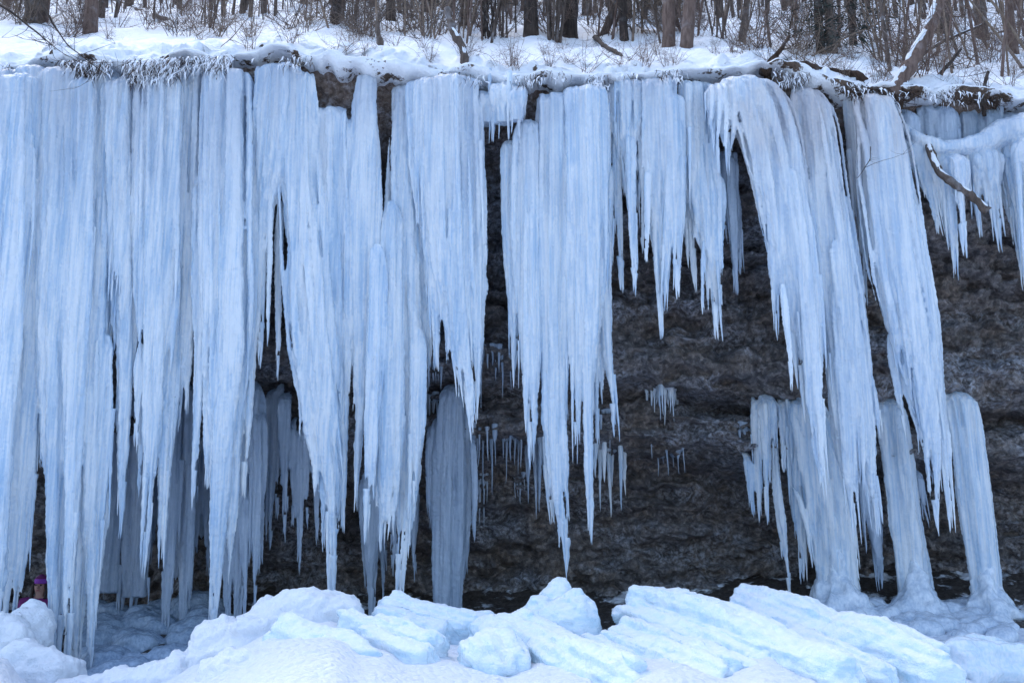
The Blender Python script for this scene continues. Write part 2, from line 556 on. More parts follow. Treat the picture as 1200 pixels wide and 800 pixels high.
def ground_h(x, Y):
    x, Y = np.broadcast_arrays(np.asarray(x, float), np.asarray(Y, float))
    px = 600 + F * x / np.maximum(Y, 3) * .985
    sy = np.interp(px, SILX, SILY) + 25
    crest_Y = 9.9
    el = np.tan(PITCH + np.arctan((400 - sy) / F))
    zc = CAMZ + crest_Y * el
    # the bank of fallen ice and snow, then the floor under the overhang
    front = zc - .02 - .085 * np.clip(crest_Y - Y, 0, 3.5) - .30 * np.clip(6.4 - Y, 0, 2.0)
    front = np.where(Y < 4.4, 0, np.maximum(front, 0))
    cave = .30 + .26 * np.clip(Y - 11.6, 0, 9)
    dip = np.exp(-((x + 5.95) / .75) ** 2) * .95
    cave = cave - dip + .28 * np.clip((x - 2.0) / 1.5, 0, 1)
    t = np.clip((Y - crest_Y) / 1.3, 0, 1); t = t * t * (3 - 2 * t)
    z = front * (1 - t) + cave * t
    p = np.stack((x, Y, np.zeros_like(x)), -1)
    return z + .05 * fbm(p * 1.7, 4, 81) + .02 * fbm(p * 7, 3, 83)


def build_ground():
    xs = np.concatenate((np.linspace(-60, -10, 26)[:-1], np.linspace(-10, 10, 460), np.linspace(10, 60, 26)[1:]))
    ys = np.concatenate((np.linspace(-60, 3, 40)[:-1], np.linspace(3, 15.5, 320)))
    X, Y = np.meshgrid(xs, ys, indexing='ij')
    Z = ground_h(X, Y)
    # pebbles on the bare ground
    p = np.stack((X, Y, Z), -1)
    Z = Z + np.where(Y > 11, .05, .0) * (.5 - worley(p * 9, 85))
    me = mesh_np('ground', np.stack((X, Y, Z), -1).reshape(-1, 3), [grid_faces(len(xs), len(ys))])
    tag(link('ground', me, ground_mat()), 'snow and gravel ground in front of and under the cliff', None, kind='structure')


# ------------------------------------------------------------------ hanging ice
def ice_disp(V, Nn):
    a = fbm(V * np.array((26, 26, 1.1)), 2, 91)
    b = noise(V * np.array((9, 9, 26)), 93)
    c = noise(V * np.array((34, 34, 40)), 95)
    return .007 * a + .002 * b + .0055 * c


def lobe_world(pts, Y, dome=True):
    """pixel outline [(x, y, halfwidth)] -> dense path and half widths in metres"""
    pts = [tuple(map(float, p)) for p in pts]
    P = np.array([W(p[0], p[1], Y) for p in pts]); H = np.array([p[2] * mpp(p[0], p[1], Y) for p in pts])
    seg = np.linalg.norm(np.diff(P, axis=0), axis=1)
    s = np.concatenate(([0], np.cumsum(seg)))
    n = max(8, int(s[-1] / .05))
    t = np.linspace(0, s[-1], n)
    Q = np.stack([np.interp(t, s, P[:, k]) for k in range(3)], -1); h = np.interp(t, s, H)
    k = max(1, min(9, n // 6)) | 1
    ker = np.ones(k) / k

    def sm(a):
        b = np.pad(a, k // 2, mode='edge'); return np.convolve(b, ker, 'valid')
    for c in range(3): Q[:, c] = sm(Q[:, c])
    h2 = sm(h); h = np.where(np.arange(n) > n - 6, h, h2)
    if dome:
        back = np.clip(1 - (t / .30), 0, 1) ** 2
        Q[:, 1] += .34 * back
        h = h * (1 - .5 * np.clip(1 - t / .22, 0, 1) ** 2)
    if pts[0][1] < 100 and h.max() > .12:
        q = np.clip((t / t[-1] - .38) / .45, 0, 1); h = h * (1 - .27 * q * q * (3 - 2 * q))
    if pts[0][1] > 100:
        h = h * (1 - .75 * np.clip(1 - t / .40, 0, 1) ** 1.5)
    return Q, h, t


def add_lobe(mb, pts, Y, rs, dome=True, ratio=.6, flutes=1.0, wild=1.0, full=False):
    Q, h, t = lobe_world(pts, Y, dome)
    n = len(Q); L = t[-1]
    dep = np.clip(h * ratio, .010, .24)
    hm = h.max()
    if full and hm > .09:
        tube(mb, Q, h * .93, dep * .95, 40, .34, (13, 13, .6), rs.randint(0, 9999))
    elif hm > .05:
        kc = max(6, int(n * .90)); taper = np.clip((t[kc - 1] - t[:kc]) / .5, 0, 1) ** .7
        tube(mb, Q[:kc], h[:kc] * .80 * taper + .004, dep[:kc] * .85 * taper + .004, 40, .40, (13, 13, .6), rs.randint(0, 9999))
    else:
        tube(mb, Q, h * .9, dep, 16, .30, (15, 15, .7), rs.randint(0, 9999))
    nf = int((hm / .016 + 3) * flutes)
    for i in range(nf):
        d = rs.uniform(-.98, .98) * hm
        s0 = rs.uniform(0, .12) if rs.random() < .4 else rs.uniform(0, .7) * L
        # where does the outline draw in past this flute
        ok = np.nonzero(h >= abs(d) * .80)[0]
        if len(ok) == 0: continue
        s_end = t[ok[-1]]
        if s_end < s0 + .15: continue
        ext = (rs.random() ** 1.5 * .62 - .12) * (.35 + .65 * min(1, hm / .2)) * wild
        total = min(s_end + ext, L + .05 * wild)
        m = max(8, int((total - s0) / .05))
        ss = np.linspace(s0, total, m)
        sc = np.minimum(ss, s_end)
        cx = np.stack([np.interp(sc, t, Q[:, k]) for k in range(3)], -1)
        hh = np.interp(sc, t, h)
        dd = np.clip(d, -hh * .97, hh * .97)
        dp = np.clip(hh * ratio, .010, .24)
        front = -1 if rs.random() < .82 else 1
        P = cx.copy()
        P[:, 0] += dd
        P[:, 1] += front * dp * np.sqrt(np.clip(1 - (dd / (hh + 1e-6)) ** 2, 0, 1)) * .92
        P[:, 2] -= (ss - sc)
        r0 = rs.choice((.5, .8, 1, 1, 1.3, 2.1)) * rs.uniform(.018, .034) * min(1, .45 + hm / .25)
        tap = rs.uniform(.35, 1.3)
        r = r0 * np.clip((total - ss) / tap, 0, 1) ** .9 + .003
        r = r * np.clip((ss - s0) / .7 + (.7 if s0 < .12 else .04), .04, 1)
        tube(mb, P, r, r, 8, .35, (16, 16, 5), rs.randint(0, 9999))
    return Q, h, t, dep


def icicle_mesh(p0, length, r0, rs, lean=(0, 0)):
    """one free icicle as its own mesh, origin at its root"""
    n = max(9, int(length / .03)); u = np.linspace(0, 1, n)
    P = np.stack((lean[0] * u * length, lean[1] * u * length, -u * length), -1)
    P[:, 0] += .006 * np.sin(u * rs.uniform(3, 7) + rs.uniform(0, 6)) * u
    r = r0 * (1 - u) ** rs.uniform(.65, 1.0) * (1 + .10 * np.sin(u * length * 150 + rs.uniform(0, 6))) + .0022
    mb = MB(); sd = rs.randint(0, 9999)
    tube(mb, P, r, r, 7, .30, (20, 20, 16), sd)
    return mb.mesh('icicle')


def add_fringe(root, origin, Q, h, t, dep, rs, n, mat, rmax=.018, lmax=.62):
    L = t[-1]; hm = h.max()
    if h[-1] < .05:
        d = (Q[-1] - Q[-6]) / max(1e-6, abs(Q[-1][2] - Q[-6][2]))
        p = Q[-1] - d * .16
        link('icicle', icicle_mesh(p, rs.uniform(.24, .36), .020, rs, (d[0], 0)), mat, root, tuple(p - origin))
    for i in range(n):
        s = (1 - rs.random() ** 1.6 * .75) * L
        hh = float(np.interp(s, t, h))
        if hh < .012: continue
        c = np.array([np.interp(s, t, Q[:, k]) for k in range(3)])
        side = rs.choice((-1, 1)) * rs.uniform(.35, 1.05)
        p = c + np.array((side * hh, -float(np.interp(s, t, dep)) * rs.uniform(.0, .6), .06))
        big = rs.random() < .45 and hm > .08
        ln = rs.uniform(.35, 1.15) if big else rs.uniform(.18, lmax)
        ln = min(ln, (L - s) * 1.0 + (.30 if hm > .1 else .14))
        s2 = min(L, s + .4)
        c2 = np.array([np.interp(s2, t, Q[:, k]) for k in range(3)])
        lean = ((c2[0] - c[0]) / max(.2, s2 - s)) * .8 if s2 > s + .1 else 0
        p[2] += ln * .3 if big else 0
        me = icicle_mesh(p, ln * (1.3 if big else 1), rs.uniform(.020, .042) if big else rs.uniform(.008, rmax), rs, (lean, 0))
        link('icicle', me, mat, root, tuple(p - origin))


def cluster(name, label, cat, lobes, Y=12.0, mat=None, voxel=.013, group=None, dome=True, ratio=.75, flutes=1.0, fringe=1.0, wild=1.0, seed=0, smooth_it=1, full=False, ridge=None):
    """one fused mass of hanging ice: lobes = [outline] or [(outline, Y)]"""
    mat = mat or ICE
    rs = random.Random(seed * 131 + len(label))
    mb = MB(); rec = []
    for lb in lobes:
        if isinstance(lb, tuple): pts, y = lb
        else: pts, y = lb, Y
        if pts[0][1] < 99: pts = [(pts[0][0], pts[0][1] - 4 + rs.uniform(-6, 7), pts[0][2] * .8)] + [(pts[0][0], pts[0][1] + 12, pts[0][2])] + list(pts[1:])
        rec.append(add_lobe(mb, pts, y + rs.uniform(-.15, .15), rs, dome and (pts[0][1] < 190 or y > 12.7), ratio, flutes, wild, full))
    if ridge:
        P = np.array([W(a, b, c) for a, b, r, c in ridge]); r = np.array([q * mpp(a, b, c) for a, b, q, c in ridge])
        u = np.linspace(0, len(P) - 1, 60)
        P = np.array([np.interp(u, np.arange(len(r)), P[:, k]) for k in range(3)]).T; r = np.interp(u, np.arange(len(r)), r)
        tube(mb, P, r, None, 16, .35, (5, 5, 5), seed, horiz=False)
    origin = rec[0][0][0].copy()
    me = remesh(mb, name, voxel, smooth_it, ice_disp, origin)
    o = link(name, me, mat, None, tuple(origin))
    tag(o, label, cat, group)
    for (Q, h, t, dep) in rec:
        nn = int(max(3, min(20, h.max() / .014)) * fringe)
        add_fringe(o, origin, Q, h, t, dep, rs, nn, mat)
    return o


def build_hanging_ice():
    G = 'ice curtains hanging from the lip of the cliff'
    def front(label, lobes, seed, **kw):
        kw.setdefault('group', G)
        return cluster('hanging_ice_curtain', label, 'ice curtain', lobes, seed=seed, **kw)
    front('broad ice curtain at the left edge, reaching almost down to the hidden person', [
        ([(5, 80, 36), (0, 300, 34), (-12, 500, 30), (-15, 690, 22), (-16, 765, 8)], 11.85),
        ([(42, 78, 32), (38, 300, 32), (28, 500, 26), (21, 640, 18), (14, 700, 13), (8, 745, 5)], 12.0),
        ([(78, 78, 32), (75, 300, 34), (71, 500, 24), (68, 640, 13), (67, 720, 9), (65, 778, 3)], 11.95),
        ([(115, 78, 34), (112, 300, 30), (104, 450, 27), (98, 560, 24), (94, 650, 19), (89, 720, 12), (86, 789, 3)], 12.0),
        ([(118, 380, 17), (114, 560, 13), (110, 650, 8), (106, 776, 2)], 11.9),
        ([(-50, 80, 36), (-60, 300, 34), (-72, 500, 26), (-76, 690, 14), (-77, 770, 4)], 11.9),
        ([(-110, 80, 36), (-122, 300, 34), (-132, 480, 24), (-136, 620, 10), (-137, 690, 3)], 12.0),
        ([(-170, 82, 34), (-184, 280, 30), (-192, 420, 16), (-196, 540, 3)], 12.0),
        ([(22, 80, 26), (20, 280, 20), (12, 420, 12), (4, 600, 8), (0, 720, 2)], 11.75),
        ([(96, 80, 20), (95, 260, 16), (90, 430, 12), (84, 620, 9), (78, 770, 2)], 11.8)], 1)
    front('ice curtain ending in one slim icicle, beside the broad left curtain', [
        [(152, 78, 26), (151, 300, 25), (148, 410, 14), (145, 500, 9), (142, 606, 2)],
        [(138, 80, 20), (138, 240, 14), (136, 330, 6)]], 2)
    front('ice curtain with two long tapering points in front of the blue cave columns', [
        [(190, 76, 30), (188, 250, 30), (184, 400, 23), (178, 520, 12), (174, 590, 7), (170, 654, 2)],
        [(206, 240, 15), (202, 400, 10), (196, 500, 8), (193, 560, 6), (190, 641, 2)],
        [(172, 420, 9), (168, 480, 6), (163, 568, 2)], [(166, 400, 6), (162, 460, 4), (160, 515, 1.5)]], 3)
    front('narrow ragged ice curtain with thin crooked points, left of the longest white icicle', [
        [(230, 74, 24), (226, 250, 20), (220, 380, 12), (213, 440, 5), (209, 496, 1.5)],
        [(241, 200, 13), (236, 400, 7), (231, 500, 5), (228, 573, 1.5)], [(222, 380, 5), (220, 440, 3), (219, 478, 1.2)]], 4)
    front('thick white ice curtain ending in a long point at the snow heap edge', [
        [(266, 74, 26), (267, 250, 32), (268, 400, 30), (263, 480, 24), (258, 560, 14), (255, 640, 9), (251, 700, 5), (249, 737, 2)],
        [(247, 380, 8), (244, 500, 5), (244, 568, 1.5)],
        ([(299, 150, 8), (301, 250, 14), (296, 380, 10), (291, 460, 6), (286, 562, 2)], 12.05),
        ([(280, 380, 12), (276, 500, 9), (271, 600, 5), (268, 660, 2)], 12.1)], 5)
    front('domed ice curtain between brown rock patches, ending in a needle above the largest heap', [
        [(326, 72, 26), (326, 120, 31), (320, 190, 24), (308, 250, 12), (306, 330, 6), (305, 410, 2)],
        [(350, 76, 18), (353, 200, 28), (362, 320, 32), (371, 420, 35), (380, 500, 27), (387, 560, 17), (388, 630, 7), (388, 694, 2)],
        ([(392, 112, 20), (396, 250, 22), (395, 400, 14), (398, 520, 7), (399, 600, 3)], 12.05),
        ([(374, 112, 14), (376, 250, 20), (384, 400, 12), (380, 560, 4), (380, 622, 1.5)], 11.95),
        [(328, 230, 6), (326, 330, 4), (326, 436, 1.5)], [(316, 220, 4), (315, 320, 3), (314, 397, 1.3)]], 6)
    front('ice column with a slim top between two strips of bare rock', [
        [(430, 76, 8), (429, 130, 14), (430, 220, 22), (428, 350, 22), (426, 440, 15), (421, 500, 6), (418, 576, 2)],
        [(441, 280, 10), (440, 420, 12), (436, 500, 8), (433, 560, 6), (432, 613, 2)],
        [(412, 125, 7), (410, 250, 12), (410, 360, 8), (408, 440, 3)]], 7)
    front('wide frosty ice curtain with a ragged double point, right of the slim topped column', [
        [(468, 84, 7), (468, 180, 13), (474, 300, 22), (478, 440, 23), (478, 540, 20), (475, 600, 9), (468, 690, 2)],
        [(458, 230, 10), (458, 350, 17), (458, 480, 18), (455, 560, 14), (452, 600, 8), (451, 624, 3)],
        [(490, 380, 10), (489, 500, 10), (486, 545, 5), (485, 584, 1.5)]], 8)
    front('ice curtain with a rounded head and ragged end, left of the tall rock gap', [
        [(498, 80, 20), (504, 150, 27), (507, 250, 20), (510, 330, 10), (511, 412, 2)],
        [(530, 84, 30), (532, 200, 33), (536, 330, 28), (543, 420, 18), (550, 470, 8), (553, 496, 2)],
        [(553, 100, 15), (556, 200, 11), (560, 300, 7), (559, 400, 6), (557, 468, 2)],
        [(563, 230, 4), (564, 330, 3), (565, 397, 1.2)], [(565, 180, 4), (568, 250, 2.5), (569, 306, 1)],
        [(501, 290, 9), (504, 370, 4), (503, 421, 1.5)]], 9)
    front('short square block of ice under a snow cushion, above the tall rock gap', [
        [(568, 94, 16), (569, 125, 17), (569, 146, 15)], [(590, 95, 18), (590, 125, 18), (590, 147, 16)],
        [(606, 97, 12), (606, 120, 13), (605, 142, 12)]], 10, Y=11.9, wild=.2, fringe=.5, ratio=.8, full=True)
    front('ice curtain with two short points on the right edge of the tall rock gap', [
        [(600, 150, 12), (602, 260, 14), (606, 340, 12), (606, 400, 7), (604, 432, 2)],
        [(620, 126, 14), (620, 250, 20), (620, 360, 16), (621, 430, 11), (622, 480, 6), (623, 527, 2)]], 11)
    front('long white ice curtain hanging lowest above the pointed snow peak', [
        [(652, 96, 24), (650, 250, 25), (650, 380, 21), (651, 450, 18), (652, 530, 16), (656, 580, 12), (661, 620, 5), (664, 653, 2)],
        [(642, 400, 8), (642, 500, 8), (643, 560, 5), (648, 606, 2)]], 12)
    front('ice curtain with fanned thin points and one long crooked icicle, over the bare rock', [
        [(690, 93, 26), (692, 200, 26), (692, 300, 22), (690, 400, 14), (688, 450, 9), (690, 520, 6), (692, 613, 1.5)],
        [(706, 130, 15), (706, 250, 13), (707, 340, 8), (712, 420, 4), (721, 494, 1.5)],
        [(670, 130, 14), (672, 300, 12), (674, 420, 7), (675, 519, 2)], [(697, 380, 6), (698, 440, 4), (700, 513, 1.5)],
        [(702, 320, 6), (704, 400, 4), (705, 462, 1.3)]], 13)
    front('short ice curtain ending in four thin separate points above the bare rock', [
        [(735, 90, 22), (735, 150, 21), (736, 196, 12), (740, 225, 3)],
        [(726, 90, 18), (727, 150, 15), (729, 210, 4)], [(750, 90, 18), (749, 160, 15), (749, 220, 4)], [(722, 130, 11), (724, 220, 5), (729, 333, 1.5)], [(738, 140, 10), (741, 230, 5), (744, 335, 1.5)],
        [(753, 140, 9), (753, 220, 4), (753, 287, 1.2)], [(718, 180, 5), (716, 260, 3), (714, 346, 1.2)]], 14)
    front('fan shaped ice curtain under a low snow cushion, ending in one long spike', [
        [(770, 90, 26), (770, 180, 22), (768, 240, 14), (770, 300, 6), (776, 375, 1.5)],
        [(786, 100, 20), (787, 220, 13), (783, 280, 6), (778, 342, 1.2)], [(797, 120, 14), (797, 230, 9), (793, 330, 1.2)],
        [(760, 180, 7), (759, 250, 4), (757, 300, 1.2)]], 15)
    front('ice curtain with a tattered point just left of the small high rock window', [
        [(815, 90, 22), (819, 180, 22), (824, 240, 20), (830, 290, 14), (836, 330, 7), (839, 378, 1.5)],
        [(806, 180, 11), (808, 280, 5), (814, 335, 1.2)], [(840, 200, 10), (843, 310, 4), (845, 352, 1.2)], [(824, 280, 5), (823, 355, 1.2)]], 16)
    cluster('hanging_ice_curtain', 'small clear blue ice sheet inside the high rock window', 'ice curtain', [
        [(851, 165, 11), (854, 230, 11), (858, 270, 8), (861, 324, 1.5)], [(864, 220, 6), (866, 270, 4), (868, 314, 1.5)]], Y=12.3, mat=ICE_CLEAR, seed=17, group=G)
    front('broad smooth domed ice fall bending right over the high rock window', [
        [(848, 86, 24), (848, 140, 21), (847, 185, 9)],
        [(862, 80, 14), (872, 94, 30), (890, 125, 40), (906, 180, 36), (915, 230, 29), (922, 290, 27), (930, 340, 22), (936, 400, 14), (940, 440, 6), (943, 472, 2)],
        [(922, 180, 14), (938, 280, 16), (946, 350, 14), (952, 420, 11), (958, 500, 6), (964, 572, 1.5)],
        [(903, 280, 7), (908, 340, 4), (910, 385, 1.5)], [(916, 330, 7), (924, 400, 3), (928, 449, 1.2)]], 18, Y=11.7, mat=ICE_STAIN)
    front('long slanting ice fall between the domed ice fall and the widest ice fall', [
        [(942, 96, 10), (946, 110, 22), (955, 150, 28), (966, 230, 27), (979, 310, 29), (990, 380, 28), (1000, 440, 26), (1010, 500, 20), (1019, 560, 9), (1029, 606, 2)],
        [(978, 320, 18), (984, 420, 15), (991, 500, 13), (996, 560, 9), (1003, 612, 2)],
        [(968, 380, 8), (976, 450, 6), (984, 540, 2)], [(1010, 480, 7), (1012, 567, 1.5)], [(1022, 440, 6), (1030, 500, 2)]], 19, Y=11.9, mat=ICE_STAIN)
    front('widest slanting ice fall, below the leaning snowy tree trunk', [
        [(1018, 99, 10), (1024, 118, 24), (1034, 160, 30), (1042, 220, 37), (1053, 300, 39), (1064, 360, 37), (1075, 420, 31), (1084, 470, 24), (1092, 520, 15), (1095, 560, 8), (1097, 608, 2)],
        [(1083, 330, 15), (1094, 420, 13), (1102, 480, 9), (1108, 540, 5), (1114, 599, 1.5)],
        [(1042, 390, 8), (1052, 455, 5), (1060, 504, 1.5)], ([(1000, 98, 14), (1006, 170, 14), (1011, 260, 9), (1014, 340, 2)], 12.0)], 20, Y=11.8, mat=ICE_STAIN)
    front('thin upper ice band under the brushy bank at the right', [
        [(1062, 116, 12), (1066, 140, 12), (1070, 168, 8)], [(1085, 112, 14), (1088, 140, 14), (1090, 172, 12)], [(1108, 112, 15), (1110, 140, 14), (1111, 176, 12)],
        [(1132, 114, 15), (1134, 140, 14), (1135, 176, 12)], [(1158, 116, 16), (1160, 140, 16), (1160, 172, 13)], [(1186, 120, 17), (1188, 140, 17), (1190, 166, 15)],
        [(1215, 122, 18), (1218, 140, 17), (1220, 166, 15)]], 21, Y=12.15, mat=ICE_CLEAR, wild=.25, fringe=.3, ratio=.8, full=True, flutes=1.4)
    front('scalloped ice canopy at the right edge holding a snowy broken branch', [
        [(1064, 150, 8), (1074, 180, 9), (1086, 220, 5), (1099, 269, 1.5)], [(1084, 162, 16), (1094, 195, 13), (1104, 235, 5), (1111, 268, 1.5)],
        [(1104, 168, 17), (1110, 200, 14), (1115, 250, 5), (1119, 306, 1.5)], [(1122, 168, 16), (1125, 200, 13), (1126, 240, 4), (1129, 280, 1.5)],
        [(1140, 165, 17), (1143, 200, 13), (1145, 225, 5), (1147, 257, 1.5)], [(1158, 160, 17), (1161, 200, 14), (1165, 240, 5), (1170, 274, 1.5)],
        [(1180, 152, 18), (1187, 200, 18), (1194, 260, 9), (1198, 320, 2)], [(1206, 148, 20), (1213, 230, 20), (1217, 340, 4)], [(1244, 146, 20), (1250, 220, 16), (1253, 310, 3)], [(1280, 146, 20), (1290, 230, 18), (1294, 350, 3)]], 22, Y=11.8, ratio=.9, ridge=[(1056, 148, 5, 12.0), (1080, 165, 8, 11.9), (1104, 174, 9, 11.85), (1130, 172, 10, 11.85), (1152, 168, 12, 11.85), (1176, 155, 16, 11.9), (1205, 150, 18, 11.9), (1300, 146, 16, 11.95)])

    # ---- ice behind: columns standing in the cave and under the rock ledges
    B = 'shaded ice columns under the overhang'
    def back(name, label, lobes, seed, Y, **kw):
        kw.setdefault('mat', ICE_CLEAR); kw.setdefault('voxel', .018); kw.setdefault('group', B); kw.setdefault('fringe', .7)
        return cluster(name, label, 'ice column', lobes, seed=seed, Y=Y, **kw)
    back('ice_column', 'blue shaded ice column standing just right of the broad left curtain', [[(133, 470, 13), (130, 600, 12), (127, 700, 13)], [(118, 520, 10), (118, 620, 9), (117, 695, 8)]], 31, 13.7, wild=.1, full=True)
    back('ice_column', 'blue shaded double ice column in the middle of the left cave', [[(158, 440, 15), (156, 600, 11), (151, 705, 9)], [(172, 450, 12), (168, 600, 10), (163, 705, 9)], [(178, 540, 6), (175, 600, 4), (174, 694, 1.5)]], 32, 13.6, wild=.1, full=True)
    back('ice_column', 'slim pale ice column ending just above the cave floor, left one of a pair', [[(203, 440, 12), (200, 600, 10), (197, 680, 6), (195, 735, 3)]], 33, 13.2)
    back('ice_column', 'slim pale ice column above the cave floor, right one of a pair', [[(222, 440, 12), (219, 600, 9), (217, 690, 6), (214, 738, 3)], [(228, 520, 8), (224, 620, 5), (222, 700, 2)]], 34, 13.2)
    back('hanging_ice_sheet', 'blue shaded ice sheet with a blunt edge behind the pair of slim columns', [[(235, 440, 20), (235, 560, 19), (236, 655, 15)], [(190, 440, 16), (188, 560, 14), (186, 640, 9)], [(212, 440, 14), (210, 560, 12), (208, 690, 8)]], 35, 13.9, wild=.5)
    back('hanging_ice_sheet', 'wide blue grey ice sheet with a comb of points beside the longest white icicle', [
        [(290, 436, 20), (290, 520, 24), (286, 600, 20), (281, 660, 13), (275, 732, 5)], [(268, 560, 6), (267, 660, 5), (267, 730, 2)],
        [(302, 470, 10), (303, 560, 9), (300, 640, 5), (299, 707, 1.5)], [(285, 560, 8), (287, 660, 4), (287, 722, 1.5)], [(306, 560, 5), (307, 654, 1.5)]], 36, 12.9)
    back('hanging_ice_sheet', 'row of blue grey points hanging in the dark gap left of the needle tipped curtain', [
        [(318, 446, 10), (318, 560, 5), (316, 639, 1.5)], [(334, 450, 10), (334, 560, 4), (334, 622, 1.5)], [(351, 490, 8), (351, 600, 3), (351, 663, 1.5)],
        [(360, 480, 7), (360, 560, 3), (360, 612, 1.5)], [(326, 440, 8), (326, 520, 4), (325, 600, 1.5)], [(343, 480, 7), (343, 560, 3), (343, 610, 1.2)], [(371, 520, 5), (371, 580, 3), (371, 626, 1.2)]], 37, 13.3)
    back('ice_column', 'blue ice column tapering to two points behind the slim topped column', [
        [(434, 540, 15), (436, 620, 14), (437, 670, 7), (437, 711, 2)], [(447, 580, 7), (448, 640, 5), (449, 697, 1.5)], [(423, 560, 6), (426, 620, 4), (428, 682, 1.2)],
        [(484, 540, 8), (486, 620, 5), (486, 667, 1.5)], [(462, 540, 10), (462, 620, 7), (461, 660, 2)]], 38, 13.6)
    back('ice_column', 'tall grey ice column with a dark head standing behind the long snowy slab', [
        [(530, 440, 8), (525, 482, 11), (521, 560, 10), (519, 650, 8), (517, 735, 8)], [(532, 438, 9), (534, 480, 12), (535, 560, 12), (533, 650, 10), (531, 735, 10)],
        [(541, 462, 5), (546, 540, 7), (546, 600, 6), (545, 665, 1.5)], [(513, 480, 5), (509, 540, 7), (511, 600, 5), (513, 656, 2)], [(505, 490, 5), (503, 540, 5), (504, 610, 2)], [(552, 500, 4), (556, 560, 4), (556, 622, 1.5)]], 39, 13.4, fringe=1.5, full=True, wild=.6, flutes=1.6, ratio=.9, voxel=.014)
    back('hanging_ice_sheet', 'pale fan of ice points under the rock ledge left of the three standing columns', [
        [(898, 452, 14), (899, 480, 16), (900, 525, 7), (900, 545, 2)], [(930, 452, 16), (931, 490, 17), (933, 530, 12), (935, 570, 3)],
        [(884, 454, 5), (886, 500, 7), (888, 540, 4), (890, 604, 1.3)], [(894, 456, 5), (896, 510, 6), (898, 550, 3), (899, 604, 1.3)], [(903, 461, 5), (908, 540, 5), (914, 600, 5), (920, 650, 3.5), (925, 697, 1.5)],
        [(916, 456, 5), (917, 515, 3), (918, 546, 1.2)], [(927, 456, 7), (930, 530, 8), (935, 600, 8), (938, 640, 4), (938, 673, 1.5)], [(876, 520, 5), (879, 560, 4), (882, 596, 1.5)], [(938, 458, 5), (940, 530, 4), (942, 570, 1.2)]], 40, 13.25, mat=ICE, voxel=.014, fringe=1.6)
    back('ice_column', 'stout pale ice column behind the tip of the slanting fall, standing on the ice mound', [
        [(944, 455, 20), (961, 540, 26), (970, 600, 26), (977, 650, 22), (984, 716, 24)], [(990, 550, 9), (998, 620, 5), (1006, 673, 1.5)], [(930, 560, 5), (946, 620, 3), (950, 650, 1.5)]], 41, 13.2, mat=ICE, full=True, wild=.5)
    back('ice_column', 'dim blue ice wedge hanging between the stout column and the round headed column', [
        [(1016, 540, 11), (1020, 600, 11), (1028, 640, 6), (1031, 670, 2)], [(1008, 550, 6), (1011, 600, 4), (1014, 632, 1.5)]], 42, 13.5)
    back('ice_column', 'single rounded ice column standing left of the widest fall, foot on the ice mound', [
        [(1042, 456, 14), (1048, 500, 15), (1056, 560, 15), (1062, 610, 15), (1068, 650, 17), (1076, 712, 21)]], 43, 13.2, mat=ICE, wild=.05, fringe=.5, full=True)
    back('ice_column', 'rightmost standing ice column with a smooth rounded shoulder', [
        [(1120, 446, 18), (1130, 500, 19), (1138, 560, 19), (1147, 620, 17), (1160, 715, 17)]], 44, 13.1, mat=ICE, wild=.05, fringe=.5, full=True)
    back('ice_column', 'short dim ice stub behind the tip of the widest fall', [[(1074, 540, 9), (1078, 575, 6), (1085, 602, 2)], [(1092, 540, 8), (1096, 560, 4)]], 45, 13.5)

    # ---- small fringes under the rock ledges
    FG = 'small icicle fringes under the rock ledges'
    def fringe(label, y0, xs, tips, seed, Y=13.5, mat=None, r=(.010, .022), arch=0):
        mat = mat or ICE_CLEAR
        rs = random.Random(seed)
        mb = MB(); tops = []
        for x, ty in zip(xs, tips):
            yy = y0 + rs.uniform(-9, 5) + arch * ((x - np.mean(xs)) / (np.ptp(xs) * .5)) ** 2
            Yc = on_cliff(x, yy) + .02; p = W(x, yy, Yc); tops.append((p, W(x, ty, Yc)))
        P = np.array([a for a, b in tops]); o0 = P[0].copy()
        P2 = np.array([np.interp(np.linspace(0, len(P) - 1, 4 * len(P)), np.arange(len(P)), P[:, k]) for k in range(3)]).T
        P2[:, 1] += .05
        rr = .022 + .016 * fbm(P2 * 12, 2, seed); rr[0] = rr[-1] = .010
        tube(mb, P2, rr, rr * 1.3, 10, .5, (14, 14, 14), seed, horiz=False)
        for a, b in tops:
            ln = max(.1, (a[2] - b[2])) * rs.uniform(.25, .6); u = np.linspace(0, 1, 8)
            tube(mb, np.stack((a[0] + u * 0, a[1] + .01 + u * 0, a[2] + .06 - u * ln), -1), rs.uniform(.022, .05) * (1 - u) ** .7 + .004, None, 9, .4, (12, 12, 12), seed)
        me = remesh(mb, 'icicle_fringe', .012, 1, None, o0)
        o = tag(link('icicle_fringe', me, mat, None, tuple(o0)), label, 'icicle fringe', FG)
        for a, b in tops:
            a = a + np.array((0, .0, .05)); me = icicle_mesh(a, max(.10, a[2] - b[2]), rs.uniform(*r), rs, (rs.uniform(-.03, .03), 0))
            link('icicle', me, mat, o, tuple(a - o0))
    def rowt(x0, x1, n, ya, yb, seed):
        rs = random.Random(seed)
        xs = np.linspace(x0, x1, n) + np.array([rs.uniform(-1, 1) for _ in range(n)])
        return list(xs), [ya + (yb - ya) * rs.random() ** 1.8 for _ in range(n)]
    fringe('icicle fringe beside the lower tip of the round headed curtain, on the upper rock ledge', 414, *[[565, 572, 577, 581, 585, 588, 598], [478, 432, 428, 446, 436, 466, 456]], 51)
    fringe('icicle fringe on the lower ledge, right of the tall grey column', 508, *[[553, 556, 559, 562, 566, 571, 576, 580], [548, 564, 542, 546, 575, 540, 579, 545]], 52)
